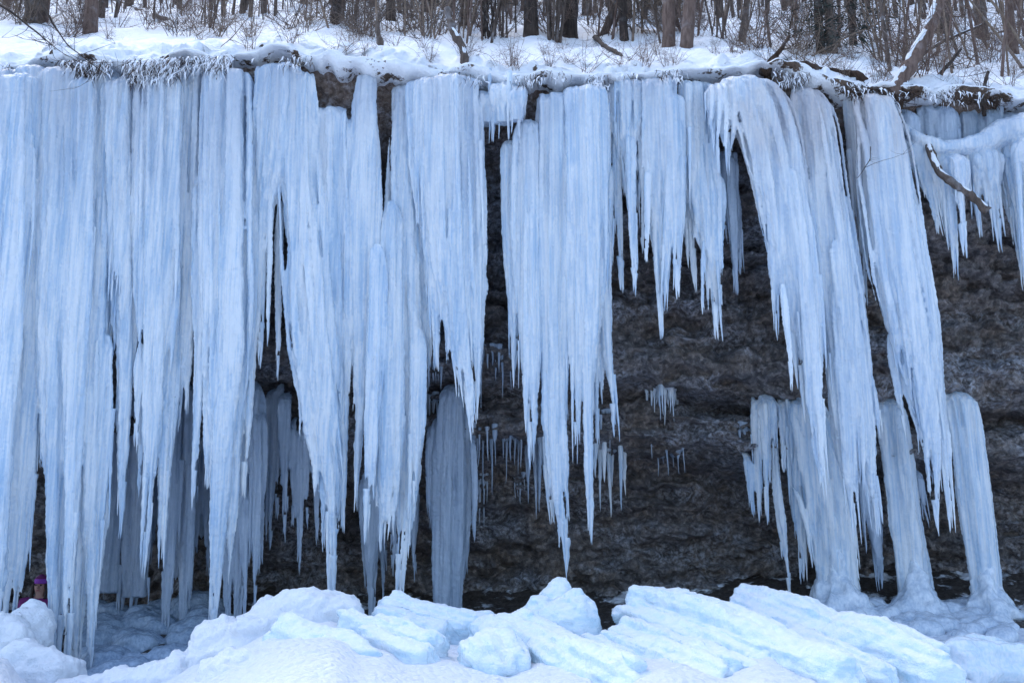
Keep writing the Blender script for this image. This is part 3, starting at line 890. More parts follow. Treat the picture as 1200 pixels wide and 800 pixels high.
    fringe('icicle pair with short drips in the middle of the lower ledge below the rock gap', 513, *[[590, 594, 598, 604, 608, 611], [538, 566, 540, 545, 556, 548]], 53)
    fringe('shaded icicle sheet behind the long white curtain, at the lower ledge', 516, *[[618, 621, 624, 627, 630, 633, 636], [565, 590, 560, 608, 600, 585, 560]], 54, r=(.03, .05))
    fringe('white fan of thin icicles alone on the bare rock, right of the crooked icicle', 454, *rowt(759, 793, 15, 474, 508, 55), 55, mat=ICE, arch=14)
    fringe('thin icicle fringe above the three fat short icicles', 486, *[[704, 707, 711, 714, 718], [508, 528, 512, 530, 505]], 56)
    fringe('three fat short icicles in a row on the lower ledge', 526, *[[698, 703, 708, 713, 717, 727, 731], [560, 599, 565, 606, 570, 598, 580]], 57, mat=ICE, r=(.028, .05))
    fringe('low dim icicle fringe beside the tall grey column', 563, *rowt(551, 571, 7, 590, 628, 58), 58, r=(.012, .03))
    fringe('tiny icicles at the right end of the lower ledge in the middle of the rock', 532, *rowt(764, 800, 7, 538, 566, 59), 59, arch=-8, r=(.006, .013))
    fringe('dark icicle comb in the recess behind the round headed curtain', 426, *rowt(499, 516, 7, 445, 462, 60), 60)
    fringe('second dark icicle comb lower in the recess behind the round headed curtain', 468, *rowt(500, 516, 6, 490, 520, 61), 61)
    fringe('small icicle fringe left of the pale fan under the right ledge', 505, *rowt(866, 884, 7, 520, 560, 62), 62, r=(.010, .022))
    fringe('icicle fringe between two rock gaps under the long white curtain', 560, *[[603, 606, 610, 614], [588, 582, 590, 575]], 63)


# ------------------------------------------------------------------ fallen ice and snow in front
def chunk(label, parts, seed, name='fallen_ice_block', cat='ice block', mat=None, voxel=.019, amp=.05, stretch=None, group='fallen ice blocks in front of the cliff'):
    """parts: (pixel, Y) rows of a log: [(x, y, r_px, Y), ...]; the row gives the axis"""
    rs = random.Random(seed)
    mb = MB(); ang = 'block' in name
    axis = None
    for pts in parts:
        P = np.array([W(x, y, Y) for x, y, r, Y in pts]); r = np.array([q[2] * mpp(q[0], q[1], q[3]) for q in pts])
        n = 26
        u = np.linspace(0, len(P) - 1, n)
        Q = np.array([np.interp(u, np.arange(len(P)), P[:, k]) for k in range(3)]).T
        rr = np.interp(u, np.arange(len(P)), r)
        e = np.linspace(0, 1, n)
        ang = 'block' in name
        rr = rr * np.clip(np.sqrt(np.clip(1 - np.abs(2 * e - 1) ** (26 if ang else 9), .03, 1)), .15, 1) * (1.36 if ang else 1.08)
        tube(mb, Q, rr, rr * (rs.uniform(.70, .85) if ang else 1), rs.choice((6, 7, 8, 9)) if ang else 24, .30, (2.5, 2.5, 2.5), rs.randint(0, 999), horiz=False)
        if ang:
            # ribs: the icicles the block was once made of
            for q in range(7):
                a = rs.uniform(0, 6.28); f0, f1 = rs.uniform(0, .35), rs.uniform(.6, 1)
                off = np.array((math.cos(a), 0, math.sin(a)))
                i0, i1 = int(f0 * n), max(int(f0 * n) + 4, int(f1 * n))
                tube(mb, Q[i0:i1] + off * rr[i0:i1, None] * .82, rr[i0:i1] * rs.uniform(.16, .34), None, 7, .2, (4, 4, 4), q, horiz=False)
        if axis is None: axis = Q[-1] - Q[0]
    ax = axis / (np.linalg.norm(axis) + 1e-9)
    o0 = np.array(W(parts[0][0][0], parts[0][0][1], parts[0][0][3]))

    def disp(V, N):
        al = V @ ax
        per = V - al[:, None] * ax
        st = fbm(per * 9 + al[:, None] * .7, 3, seed)
        lump = fbm(V * 3.2, 4, seed + 3)
        grain = noise(V * 22, seed + 5)
        crust = np.maximum(0, fbm(V * 11, 3, seed + 8)) * np.clip(N[:, 2], 0, 1)
        rid = 1 - np.abs(fbm(per * 6 + al[:, None] * .35, 3, seed + 11)) * 2
        fine = noise(V * 45, seed + 6)
        if ang: return amp * (.9 * lump + .9 * st + 1.1 * rid) + .022 * fbm(per * 20 + al[:, None] * .6, 2, seed + 14) + .004 * grain + .002 * fine + .03 * crust
        return amp * (1.2 * lump + .4 * st + .3 * rid) + .010 * grain + .003 * fine + .06 * crust
    me = remesh(mb, name, voxel, 2 if ang else 3, disp, o0)
    o = link(name, me, mat or SNOWY_ICE, None, tuple(o0))
    return tag(o, label, cat, group)


def build_fallen_ice():
    chunk('snow mound rising in front of the hidden person at the left edge', [
        [(-30, 770, 45, 11.2), (20, 765, 36, 11.2), (38, 760, 22, 11.3)], [(22, 765, 34, 11.4), (32, 740, 24, 11.5), (39, 722, 14, 11.6), (42, 704, 5, 11.6)], [(10, 790, 40, 10.8), (80, 812, 30, 10.6)]], 101, 'snow_mound', 'snow mound', SNOW, amp=.07)
    chunk('low snow ridge across the bottom of the left cave opening', [
        [(60, 818, 26, 10.4), (110, 812, 20, 10.2), (150, 806, 18, 10.0), (195, 800, 22, 9.9), (230, 790, 28, 9.8)]], 102, 'snow_mound', 'snow mound', SNOW, amp=.05)
    chunk('largest snow heap, under the needle tipped ice curtain', [
        [(215, 800, 40, 9.9), (290, 770, 46, 10.0), (350, 745, 46, 10.2), (400, 730, 36, 10.2), (425, 735, 24, 10.2)],
        [(375, 712, 20, 10.3), (400, 710, 18, 10.3), (416, 712, 13, 10.3)], [(300, 736, 20, 10.2), (335, 722, 20, 10.2), (365, 712, 18, 10.3)], [(240, 775, 30, 10), (290, 750, 28, 10.1)]], 103, 'snow_mound', 'snow mound', SNOW, amp=.075)
    chunk('long snowy ice slab sloping down from behind the largest snow heap', [
        [(447, 712, 15, 10.4), (480, 728, 16, 10.3), (530, 742, 18, 10.2), (575, 748, 20, 10.2)], [(440, 735, 20, 10.2), (520, 760, 22, 10)]], 104, amp=.035)
    chunk('upper broken ice slab on the right flank of the largest snow heap', [
        [(405, 735, 18, 9.6), (460, 750, 19, 9.3), (512, 772, 20, 9.0)]], 105, amp=.03)
    chunk('broken ice slab with a greenish end face, right of the snow covered lower slab', [
        [(425, 762, 18, 9.3), (470, 775, 20, 9.0), (502, 788, 19, 8.8)]], 106, amp=.03)
    chunk('snow covered lower slab ending in a rounded nose, below the largest heap', [
        [(330, 752, 20, 9.4), (385, 768, 20, 9.0), (440, 790, 18, 8.7)]], 107, amp=.035)
    chunk('low snow hump at the bottom edge under the largest heap', [
        [(230, 810, 30, 9.2), (300, 800, 36, 8.9), (380, 806, 32, 8.6), (430, 815, 20, 8.5)]], 108, 'snow_mound', 'snow mound', SNOW, amp=.06)
    chunk('pointed snow peak with an icy skirt, below the lowest hanging white curtain', [
        [(658, 770, 42, 10.0), (660, 735, 36, 10.2), (657, 712, 25, 10.3), (656, 692, 14, 10.3), (655, 678, 5, 10.3)],
        [(618, 750, 30, 10.1), (632, 726, 20, 10.2), (645, 706, 14, 10.2)], [(676, 760, 24, 10.0), (678, 715, 18, 10.1), (674, 696, 10, 10.2)]], 109, 'snow_mound', 'snow peak', SNOWY_ICE, amp=.045)
    chunk('round snow covered ice boulder at the bottom edge left of the streaked log', [
        [(555, 770, 28, 9.2), (575, 790, 32, 9.0), (590, 815, 30, 8.8)]], 110, amp=.05)
    chunk('streaked fallen ice log lying diagonally below the pointed snow peak', [
        [(560, 738, 16, 10.0), (620, 765, 24, 9.4), (690, 795, 28, 8.7), (760, 830, 30, 8.0)], [(600, 740, 20, 9.8), (680, 785, 20, 9.0)]], 111, amp=.03)
    chunk('rounded ice boulder tucked between the pointed peak and the ribbed logs', [
        [(690, 775, 20, 9.6), (715, 785, 22, 9.3), (745, 800, 22, 9)]], 112, amp=.035)
    chunk('ribbed fallen ice log with a tall rounded head, left one of the right pair', [
        [(742, 735, 28, 10.3), (772, 728, 30, 10.2), (830, 748, 34, 9.6), (900, 775, 34, 9.0), (1010, 815, 30, 8.2)], [(728, 760, 26, 10), (800, 790, 30, 9.2), (880, 820, 30, 8.4)]], 113, amp=.035)
    chunk('low ribbed ice log running to the bottom edge in front of the tall headed log', [
        [(705, 770, 20, 9.7), (770, 790, 26, 9.0), (860, 820, 26, 8.2)]], 114, amp=.03)
    chunk('longest fallen ice log with a rounded head, sloping to the bottom right corner', [
        [(868, 730, 28, 10.6), (895, 726, 27, 10.4), (960, 750, 30, 9.8), (1040, 772, 30, 9.2), (1125, 806, 26, 8.5)], [(838, 728, 18, 10.5), (880, 750, 24, 10.2), (960, 785, 26, 9.3), (1050, 815, 24, 8.6)]], 115, amp=.03)
    chunk('flat ice slab lying alone in the bottom right corner', [
        [(1110, 795, 28, 10.3), (1150, 782, 24, 10.6), (1215, 790, 26, 10.6)]], 116, mat=ICE_FALLEN, amp=.03)
    chunk('small tilted ice splinter on the longest log near its lower end', [
        [(965, 778, 7, 8.9), (985, 790, 9, 8.7), (1000, 802, 8, 8.6)]], 117, amp=.015, voxel=.014)

    # ice mounds on the floor of the overhang
    def mound(label, pts, seed, mat, cones=()):
        mb = MB(); rs = random.Random(seed)
        for (x, y0, y1, r0, r1, Y) in cones:
            a, b = W(x, y0, Y), W(x + 3, y1, Y); u = np.linspace(0, 1, 14)
            P = a + (b - a) * u[:, None]; k = mpp(x, y1, Y)
            tube(mb, P, (r0 + (r1 - r0) * u ** 1.7) * k, None, 26, .5, (6, 6, 3), rs.randint(0, 99))
        for x, y, r, Y in pts:
            c = W(x, y, Y); m = r * mpp(x, y, Y)
            n = 14; u = np.linspace(-1, 1, n)
            P = np.stack((np.full(n, c[0]), np.full(n, c[1]), c[2] + u * m * .7), -1)
            rr = m * np.sqrt(np.clip(1 - u ** 2, .004, 1))
            tube(mb, P, rr, rr, 18)
        o0 = W(*pts[0][:2], pts[0][3])

        def disp(V, N): return .05 * fbm(V * 4, 3, seed) + .04 * (.45 - worley(V * 6.5, seed)) + .01 * noise(V * 20, seed)
        me = remesh(mb, 'ice_mound', .022, 3, disp, o0)
        tag(link('ice_mound', me, mat, None, tuple(o0)), label, 'ice mound', 'ice mounds on the floor of the overhang')
    L = []
    rs = random.Random(5)
    for i in range(46):
        x = rs.uniform(112, 250); v = rs.random()
        L.append((x, 712 + v * 86, rs.uniform(16, 34), 14.0 - 2.3 * v))
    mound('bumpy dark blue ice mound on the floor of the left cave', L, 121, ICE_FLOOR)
    L = []
    for i in range(90):
        x = rs.uniform(930, 1185); v = rs.random()
        L.append((x, 708 + v * 40, rs.uniform(9, 19), 13.4 - 1.3 * v))
    for fx, fy, w, Yf in ((983, 700, 24, 13.35), (1075, 700, 20, 13.25), (1159, 702, 18, 13.2)):
        for q in range(16):
            dx = rs.gauss(0, .55); L.append((fx + dx * w, fy + abs(dx) * 18 + rs.uniform(-10, 8), rs.uniform(6, 12), Yf + rs.uniform(-.15, .1)))
    mound('grey white ice mound at the feet of the three standing right columns', L, 122, ice_mat('mound_ice', (.80, .85, .91), (.42, .52, .64), transl=.1, streak=7), [(979, 640, 724, 10, 48, 13.15), (1070, 640, 724, 6, 42, 13.2), (1154, 640, 724, 6, 36, 13.1)])


# ------------------------------------------------------------------ trees and brush
def branch_path(p, d, L, rs, bend=.25, n=9, grav=0.0):
    d = np.array(d, float); d /= np.linalg.norm(d)
    P = [np.array(p, float)]
    for i in range(n - 1):
        d = d + np.array([rs.gauss(0, bend) for _ in range(3)]) / n * 1.6 + np.array((0, 0, grav)) / n
        d /= np.linalg.norm(d)
        P.append(P[-1] + d * L / (n - 1))
    return np.array(P)


def twigs(mb, P, rs, n, L, r, depth=1, up=.4, M=4):
    for i in range(n):
        k = rs.randint(len(P) // 4, len(P) - 1)
        d = np.array((rs.gauss(0, 1), rs.gauss(0, 1), rs.gauss(up, .5)))
        Q = branch_path(P[k], d, L * rs.uniform(.5, 1.2), rs, .45, 6, .25)
        tube(mb, Q, np.linspace(r, r * .35, 6), None, M, horiz=False)
        if depth > 0: twigs(mb, Q, rs, rs.randint(2, 3), L * .5, r * .6, depth - 1, up, 3)


def trunk_mesh(P, r0, r1, rs, M=12, flare=.22):
    mb = MB(); n = len(P)
    u = np.linspace(0, 1, n)
    r = r0 + (r1 - r0) * u + r0 * flare * np.exp(-u * n * .9)
    tube(mb, P, r, None, M, .22, (9, 9, 3), rs.randint(0, 999), horiz=False)
    return mb


def dense(P, n=40):
    P = np.asarray(P, float); u = np.linspace(0, len(P) - 1, n)
    # smooth interpolation
    return np.array([np.interp(u, np.arange(len(P)), P[:, k]) for k in range(3)]).T


def tree(name, label, cat, px, py, wpx, rs, mat, lean=(0, 0), height=7.0, nb=7, group=None, sink=.15):
    b = on_slope(px, py); b[2] -= sink
    r0 = wpx * .5 * mpp(px, py, b[1])
    P = branch_path((0, 0, 0), (lean[0], lean[1], 1), height, rs, .12, 14)
    root = link(name, None, None, None, tuple(b)); tag(root, label, cat, group)
    mb = trunk_mesh(dense(P, 40), r0, r0 * .5, rs, 14)
    link('trunk', mb.mesh('trunk'), mat, root)
    for i in range(nb):
        k = rs.uniform(.12, .9); j = int(k * 13)
        d = np.array((rs.gauss(0, 1), rs.gauss(0, 1), rs.uniform(-.1, .8)))
        Q = branch_path(P[j], d, rs.uniform(.7, 1.8), rs, .3, 8, .1)
        m2 = MB(); tube(m2, Q, np.linspace(r0 * .22, r0 * .06, 8), None, 5, horiz=False)
        twigs(m2, Q, rs, 5, .6, max(.004, r0 * .05), 1)
        link('branch', m2.mesh('branch'), mat, root)
    return root


def copy_tree(o):
    c = o.copy(); COL.objects.link(c)
    for ch in o.children:
        d = ch.copy(); COL.objects.link(d); d.parent = c
        for g in ch.children:
            e = g.copy(); COL.objects.link(e); e.parent = d
    return c


def build_forest():
    rs = random.Random(11)
    T = 'tree'
    tree('tree', 'stout grey brown trunk at the far left of the slope', T, 40, 26, 25, rs, BARK, (.02, 0), 7)
    tree('tree', 'brown trunk with undercut roots on the left snow bank', T, 106, 38, 16, rs, BARK_BROWN, (-.02, 0), 7)
    tree('tree', 'reddish brown trunk on the snow bank, left one of the close pair', T, 783, 55, 15, rs, BARK_BROWN, (.03, 0), 8)
    tree('tree', 'reddish brown trunk on the snow bank, right one of the close pair', T, 803, 55, 16, rs, BARK_BROWN, (.10, .02), 8)
    tree('tree', 'dark slim trunk left of the close reddish pair', T, 732, 48, 10, rs, BARK_DARK, (-.03, 0), 8)
    tree('tree', 'grey trunk leaning right with snow on its flank, left of the dark slim trunk', T, 703, 42, 9, rs, BARK, (.42, .05), 6)
    tree('tree', 'dark thick trunk behind the clump of grey stems', T, 668, 44, 18, rs, BARK_DARK, (0, 0), 9)
    tree('tree', 'dark thick trunk behind the leaning snowy trunk at the right', T, 1103, 38, 20, rs, BARK_DARK, (.04, 0), 9)
    tree('tree', 'grey brown trunk leaning right, right of the close reddish pair', T, 868, 49, 9, rs, BARK, (.16, 0), 7)
    tree('tree', 'straight grey trunk in front of the dark spruce', T, 975, 60, 12, rs, BARK, (.02, 0), 8)
    tree('tree', 'dark trunk in the thicket near the top left of the pale gap', T, 392, 26, 10, rs, BARK_DARK, (.03, 0), 8)
    tree('tree', 'dark trunk right of the pale gap above the middle', T, 458, 24, 11, rs, BARK_DARK, (-.02, 0), 8)
    tree('tree', 'dark thick trunk high in the middle of the thicket', T, 622, 40, 16, rs, BARK_DARK, (.02, 0), 9)
    tree('tree', 'brown trunk in the hazy thicket near the right edge', T, 1150, 45, 14, rs, BARK, (.05, 0), 8)
    tree('tree', 'thin brown trunk at the right edge of the thicket', T, 1188, 62, 10, rs, BARK_BROWN, (.02, 0), 8)

    # clump of stems growing from one stool
    def clump(label, px, py, n, w, spread, h, mat, tw=3):
        b = on_slope(px, py); b[2] -= .1
        root = link('coppiced_tree', None, None, None, tuple(b)); tag(root, label, 'coppiced tree')
        for i in range(n):
            P = branch_path((rs.uniform(-.15, .15), rs.uniform(-.15, .15), 0), (rs.gauss(0, spread), rs.gauss(0, spread), 1), h * rs.uniform(.6, 1), rs, .2, 12)
            mb = MB(); r = w * rs.uniform(.5, 1)
            tube(mb, dense(P, 24), np.linspace(r, r * .4, 24), None, 7, .15, (9, 9, 3), i, horiz=False)
            twigs(mb, P, rs, tw, .7, .006, 1)
            link('stem', mb.mesh('stem'), mat, root)
    clump('clump of grey stems fanning out above the short square ice block', 650, 48, 7, .045, .22, 5, BARK)
    clump('dense dark bundle of thin stems right of the crooked snag', 573, 44, 22, .018, .10, 3.4, BARK_DARK, 2)
    clump('loose clump of thin pale stems left of the crooked snag', 505, 44, 8, .02, .24, 3.6, BARK_PALE)
    clump('group of thin upright stems on the left bank right of the fallen log', 244, 32, 7, .022, .07, 4, BARK)
    clump('pale stem clump on the bank between the leaning trunk and the domed ice fall', 1030, 70, 8, .02, .18, 3.4, BARK_PALE)
    clump('clump of grey stems in the thicket above the fan shaped ice curtain', 845, 45, 7, .022, .2, 4, BARK)

    # dark spruces in the thicket
    NEED = plain('spruce_needles', (.030, .042, .036), .7, 30)
    def spruce(label, px, py, h, w):
        b = on_slope(px, py)
        root = link('spruce', None, None, None, tuple(b)); tag(root, label, 'spruce')
        mb = MB(); tube(mb, dense([(0, 0, -.2), (0, 0, h)], 12), np.linspace(.09, .01, 12), None, 8, horiz=False)
        link('trunk', mb.mesh('trunk'), BARK_DARK, root)
        V, Tr = [], []
        for i in range(90):
            z = h * rs.random() ** 1.2; a = rs.uniform(0, 6.28); L = w * (1.05 - z / h) * rs.uniform(.6, 1)
            for k in range(44):
                u = rs.random(); c = np.array((math.cos(a) * L * u, math.sin(a) * L * u, z - .30 * L * u + .1))
                d = np.array((rs.gauss(0, .05), rs.gauss(0, .05), -abs(rs.gauss(.03, .03)))) + np.array((math.cos(a), math.sin(a), 0)) * .07
                s = np.array((-math.sin(a), math.cos(a), rs.gauss(0, .4))) * rs.uniform(.006, .014)
                j = np.array((rs.gauss(0, .07), rs.gauss(0, .07), rs.gauss(0, .03)))
                n = len(V); V += [c + j - s, c + j + s, c + j + d * 1.5]; Tr.append((n, n + 1, n + 2))
        link('crown', mesh_np('crown', np.array(V), [np.array(Tr)], False), NEED, root)
    spruce('dark young spruce in the thicket above the slanting ice fall', 962, 62, 4.5, 1.3)
    spruce('second dark spruce right beside the young spruce, further up the slope', 1000, 52, 5.0, 1.3)
    spruce('dark spruce behind the dark bundle of thin stems', 545, 30, 6, 1.4)
    spruce('dark spruce in the middle of the thicket behind the leaning grey trunk', 755, 22, 6, 1.5)

    # thin saplings and brush, countable but alike
    protos = []
    for v in range(9):
        L = rs.uniform(2.4, 4.2)
        P = branch_path((0, 0, -.12), (rs.gauss(0, .12), rs.gauss(0, .12), 1), L, rs, .28, 14)
        mb = MB(); r = rs.uniform(.011, .026)
        tube(mb, dense(P, 26), np.linspace(r, r * .3, 26), None, 6, horiz=False)
        twigs(mb, P, rs, rs.randint(5, 10), .75, .006, 1)
        protos.append(mb.mesh('sapling'))
    mats = [BARK, BARK_PALE, BARK_BROWN, BARK_BROWN]
    meshes = []
    for me in protos:
        for m in mats:
            c = me.copy(); c.materials.clear(); c.materials.append(m); meshes.append(c)
    cnt = 0
    for i in range(285):
        px = rs.uniform(-60, 1260)
        if px < 380 and rs.random() < .55: continue
        if 395 < px < 470 and rs.random() < .5: continue
        py = rs.uniform(2, 52) + (22 if px > 1040 else 0)
        if px < 380: py = rs.uniform(0, 26)
        if px > 900: py += rs.uniform(0, 24)
        b = on_slope(px, py)
        o = link('sapling', rs.choice(meshes), None, None, tuple(b))
        o.rotation_euler = (rs.gauss(0, .1), rs.gauss(0, .1), rs.uniform(0, 6.28))
        s = rs.uniform(.7, 1.3); o.scale = (s, s, s * rs.uniform(.9, 1.3))
        tag(o, 'thin bare sapling in the thicket on the snowy slope', 'sapling', 'bare saplings in the thicket'); cnt += 1
    # low brush
    bp = []
    for v in range(6):
        mb = MB()
        for k in range(rs.randint(9, 14)):
            P = branch_path((rs.gauss(0, .08), rs.gauss(0, .08), -.05), (rs.gauss(0, .7), rs.gauss(0, .7), 1), rs.uniform(.5, 1.3), rs, .5, 8)
            tube(mb, P, np.linspace(.007, .003, 8), None, 4, horiz=False)
            twigs(mb, P, rs, 5, .34, .0035, 1, .3, 3)
        bp.append(mb.mesh('shrub'))
    bm = []
    for me in bp:
        for m in (BARK_PALE, BARK, BARK_BROWN, BARK_BROWN):
            c = me.copy(); c.materials.clear(); c.materials.append(m); bm.append(c)
    for i in range(285):
        px = rs.uniform(-40, 1240)
        py = rs.uniform(4, 46)
        if px < 380:
            py = rs.uniform(0, 44)
            if rs.random() < .2: continue
        if px > 860: py += rs.uniform(0, 34)
        if px > 1040: py += rs.uniform(0, 34)
        if i % 4 == 0: py = np.interp(px, LIPX, LIPY) - rs.uniform(6, 34)
        b = on_slope(px, py)
        o = link('bare_shrub', rs.choice(bm), None, None, tuple(b))
        o.rotation_euler = (0, 0, rs.uniform(0, 6.28)); s = rs.uniform(.6, 1.25) * (.42 if i % 4 == 0 else 1); o.scale = (s, s, s)
        tag(o, 'low bare leafless shrub poking out of the snow on the slope', 'shrub', 'low bare shrubs in the snow')

    # ---- particular wood
    def limb(name, label, cat, pts, r0, r1, mat, snow=False, seed=0, tw=0, M=10, rough=.3, g=0):
        """pts: (px, py, Y)"""
        if g == 1:
            dY = on_slope(pts[0][0], pts[0][1])[1] - pts[0][2]
            P = np.array([W(p[0], p[1], p[2] + dY) for p in pts]); P = np.concatenate((P[:1] + np.array((0, .03, -.22)), P))
        elif g == 2:
            P = np.array([on_slope(p[0], p[1]) + np.array((0, 0, .02)) for p in pts])
            d0 = (P[0] - P[1]) / np.linalg.norm(P[0] - P[1]); d1 = (P[-1] - P[-2]) / np.linalg.norm(P[-1] - P[-2])
            P = np.concatenate((P[:1] + d0 * .15 - np.array((0, 0, .14)), P, P[-1:] + d1 * .15 - np.array((0, 0, .14))))
        else: P = np.array([W(*p) for p in pts])
        o0 = P[0].copy()
        Q = dense(P - o0, 12 * (len(P) - 1))
        k = np.array((1, 2, 3, 2, 1)) / 9
        for _ in range(2):
            Q[2:-2] = np.array([np.convolve(Q[:, c], k, 'valid') for c in range(3)]).T
        Q[2:-2] += .015 * np.stack([fbm(Q[2:-2] * 5 + c * 9, 2, seed) for c in range(3)], -1)
        r = np.linspace(r0, r1, len(Q))
        mb = MB(); tube(mb, Q, r, None, M, rough, (10, 10, 10), seed, horiz=False)
        rs2 = random.Random(seed)
        if tw: twigs(mb, Q, rs2, tw, .5, min(.006, r1), 1, 0)
        o = tag(link(name, mb.mesh(name), mat, None, tuple(o0)), label, cat)
        if snow:
            m2 = MB(); off = np.array((-.25, -.25, .85))
            w = .45 + .45 * fbm(Q * 4, 2, seed + 3)
            tube(m2, Q[1:-1] + off * r[1:-1, None] * .75, r[1:-1] * (.42 + .3 * w[1:-1]), None, 8, .3, (8, 8, 8), seed + 1, horiz=False)
            link('snow_cover', m2.mesh('snow_cover'), SNOW, o)
        return o
    t = limb('leaning_tree', 'leaning snowy tree trunk rooted at the lip above the widest ice fall', 'tree',
             [(1042, 112, 12.0), (1052, 100, 12.05), (1068, 74, 12.15), (1085, 42, 12.25), (1098, 10, 12.35), (1112, -40, 12.5)], .105, .07, BARK_BROWN, True, 201, 4, 14)
    o0 = np.array(t.location)
    for i, pts in enumerate([[(1044, 104, 12), (1036, 112, 11.9), (1044, 128, 11.8), (1049, 150, 11.75), (1052, 162, 11.75)], [(1040, 106, 12), (1022, 104, 11.85), (1008, 110, 11.8)],
                             [(1048, 108, 12), (1056, 122, 11.85), (1052, 138, 11.8)], [(1036, 108, 12), (1028, 116, 11.85), (1034, 126, 11.8)], [(1050, 104, 12), (1066, 108, 11.9), (1080, 106, 11.95)]]):
        P = dense(np.array([W(*p) for p in pts]) - o0, 30)
        mb = MB(); tube(mb, P, np.linspace(.075, .03, 30) * (1 if i == 0 else .55), None, 9, .6, (12, 12, 12), i, horiz=False)
        twigs(mb, P, rs, 6, .22, .006, 1, -.5)
        link('root', mb.mesh('root'), SOIL, t)
    limb('fallen_branch', 'thick broken branch with snow on top, frozen into the right ice canopy', 'branch',
         [(1084, 160, 11.95), (1094, 184, 11.72), (1102, 204, 11.65), (1122, 218, 11.62), (1142, 232, 11.6), (1158, 247, 11.6)], .045, .05, BARK, True, 203, 0, 10, .45)
    limb('twig', 'thin dark twig frozen onto the face of the widest ice fall', 'twig', [(1020, 172, 11.4), (1021, 186, 11.38), (1012, 200, 11.38), (1004, 209, 11.36)], .006, .003, BARK_DARK, False, 204, 2, 5)
    limb('snag', 'crooked grey snag with a snow cap on the lip above the tall rock gap', 'snag', [(545, 70, 11.95), (541, 52, 12.0), (531, 36, 12.05), (526, 22, 12.1), (524, 10, 12.1)], .065, .04, BARK, True, 205, 1, 10, .5, g=1)
    limb('snag', 'short broken stub standing left of the crooked snag', 'snag', [(447, 54, 12.5), (444, 40, 12.5), (441, 26, 12.55)], .05, .03, BARK, False, 206, 0, 9, .4, g=1)
    limb('fallen_log', 'fallen log with snow on top, lying across the left slope', 'log', [(128, -2, 14.5), (160, 12, 14.3), (185, 20, 14.2), (206, 27, 14.0)], .075, .06, BARK, True, 207, g=2)
    limb('fallen_branch', 'dark dead branch slanting down the snow left of the close reddish trunks', 'branch', [(697, 44, 13.2), (708, 56, 12.8), (728, 66, 12.5)], .05, .02, BARK_DARK, False, 208, 2, g=2)
    limb('fallen_branch', 'long pale pole propped in the brush left of the leaning trunk', 'branch', [(950, 66, 12.5), (985, 48, 12.7), (1035, 24, 13.0)], .018, .012, BARK_PALE, False, 209, g=1)
    limb('fallen_branch', 'dark dead branch sticking up right of the leaning trunk', 'branch', [(1094, 96, 12.3), (1110, 78, 12.4), (1126, 58, 12.5)], .035, .018, BARK_DARK, False, 210, 1, g=1)
    limb('fallen_branch', 'dark fallen bough slanting up behind the leaning trunk', 'branch', [(1070, 70, 13.2), (1110, 46, 13.6), (1154, 28, 14)], .045, .02, BARK_DARK, True, 211, 3, g=1)
    limb('snag', 'forked dark stub at the edge of the upper ice band', 'snag', [(1153, 116, 12.1), (1154, 100, 12.1), (1158, 84, 12.15)], .03, .018, BARK_DARK, False, 212, 2, g=1)
    limb('fallen_branch', 'dark root laid along the lip above the slanting ice fall', 'branch', [(905, 82, 12.0), (940, 78, 12.15), (975, 86, 12.0), (1005, 92, 12.0)], .06, .05, SOIL, False, 213, 12, 10, .7, g=2)
    limb('fallen_branch', 'dark soil covered root above the head of the domed ice fall', 'branch', [(900, 74, 12.4), (915, 60, 12.3), (925, 42, 12.5)], .05, .02, SOIL, False, 214, 6, g=1)
    limb('overhanging_branch', 'dark twiggy branch reaching in over the top left snow', 'branch', [(-20, -10, 11.0), (20, 20, 10.9), (45, 40, 10.9), (61, 53, 10.9)], .016, .005, BARK_DARK, False, 215, 7, 6)
    limb('overhanging_branch', 'second dark twiggy branch drooping over the frosted grass at top left', 'branch', [(40, -15, 11.2), (60, 25, 11.1), (80, 55, 11.1), (125, 88, 11.1)], .014, .004, BARK_DARK, False, 216, 9, 6)
    limb('overhanging_branch', 'arched dry stem on the left snow bank', 'branch', [(258, 57, 12.2), (272, 45, 12.2), (292, 20, 12.3), (305, 8, 12.5)], .007, .004, BARK_PALE, False, 217, 3, 5, g=1)


def build_far_woods():
    """the wood further up the slope, a mass of trunks and twigs nobody could count"""
    rs = random.Random(77)
    mb = MB()
    for i in range(900):
        px = rs.uniform(-150, 1350); py = rs.uniform(-30, 22)
        if 400 < px < 500 and rs.random() < .7: continue
        if px < 390 and rs.random() < .5: continue
        b = on_slope(px, py)
        if b[1] < 17: continue
        h = rs.uniform(4, 9)
        P = b + branch_path((0, 0, -.3), (rs.gauss(0, .06), rs.gauss(0, .06), 1), h, rs, .12, 8)
        r = rs.choice((.03, .04, .05, .07, .10, .13))
        tube(mb, P, np.linspace(r, r * .5, 8), None, 6, horiz=False)
        if rs.random() < .8: twigs(mb, P, rs, 7, 1.2, .010, 1, .2, 3)
    o = link('far_woods', mb.mesh('far_woods'), BARK, None)
    tag(o, 'bare brown wood far up the snowy slope', 'woods', None, 'stuff')


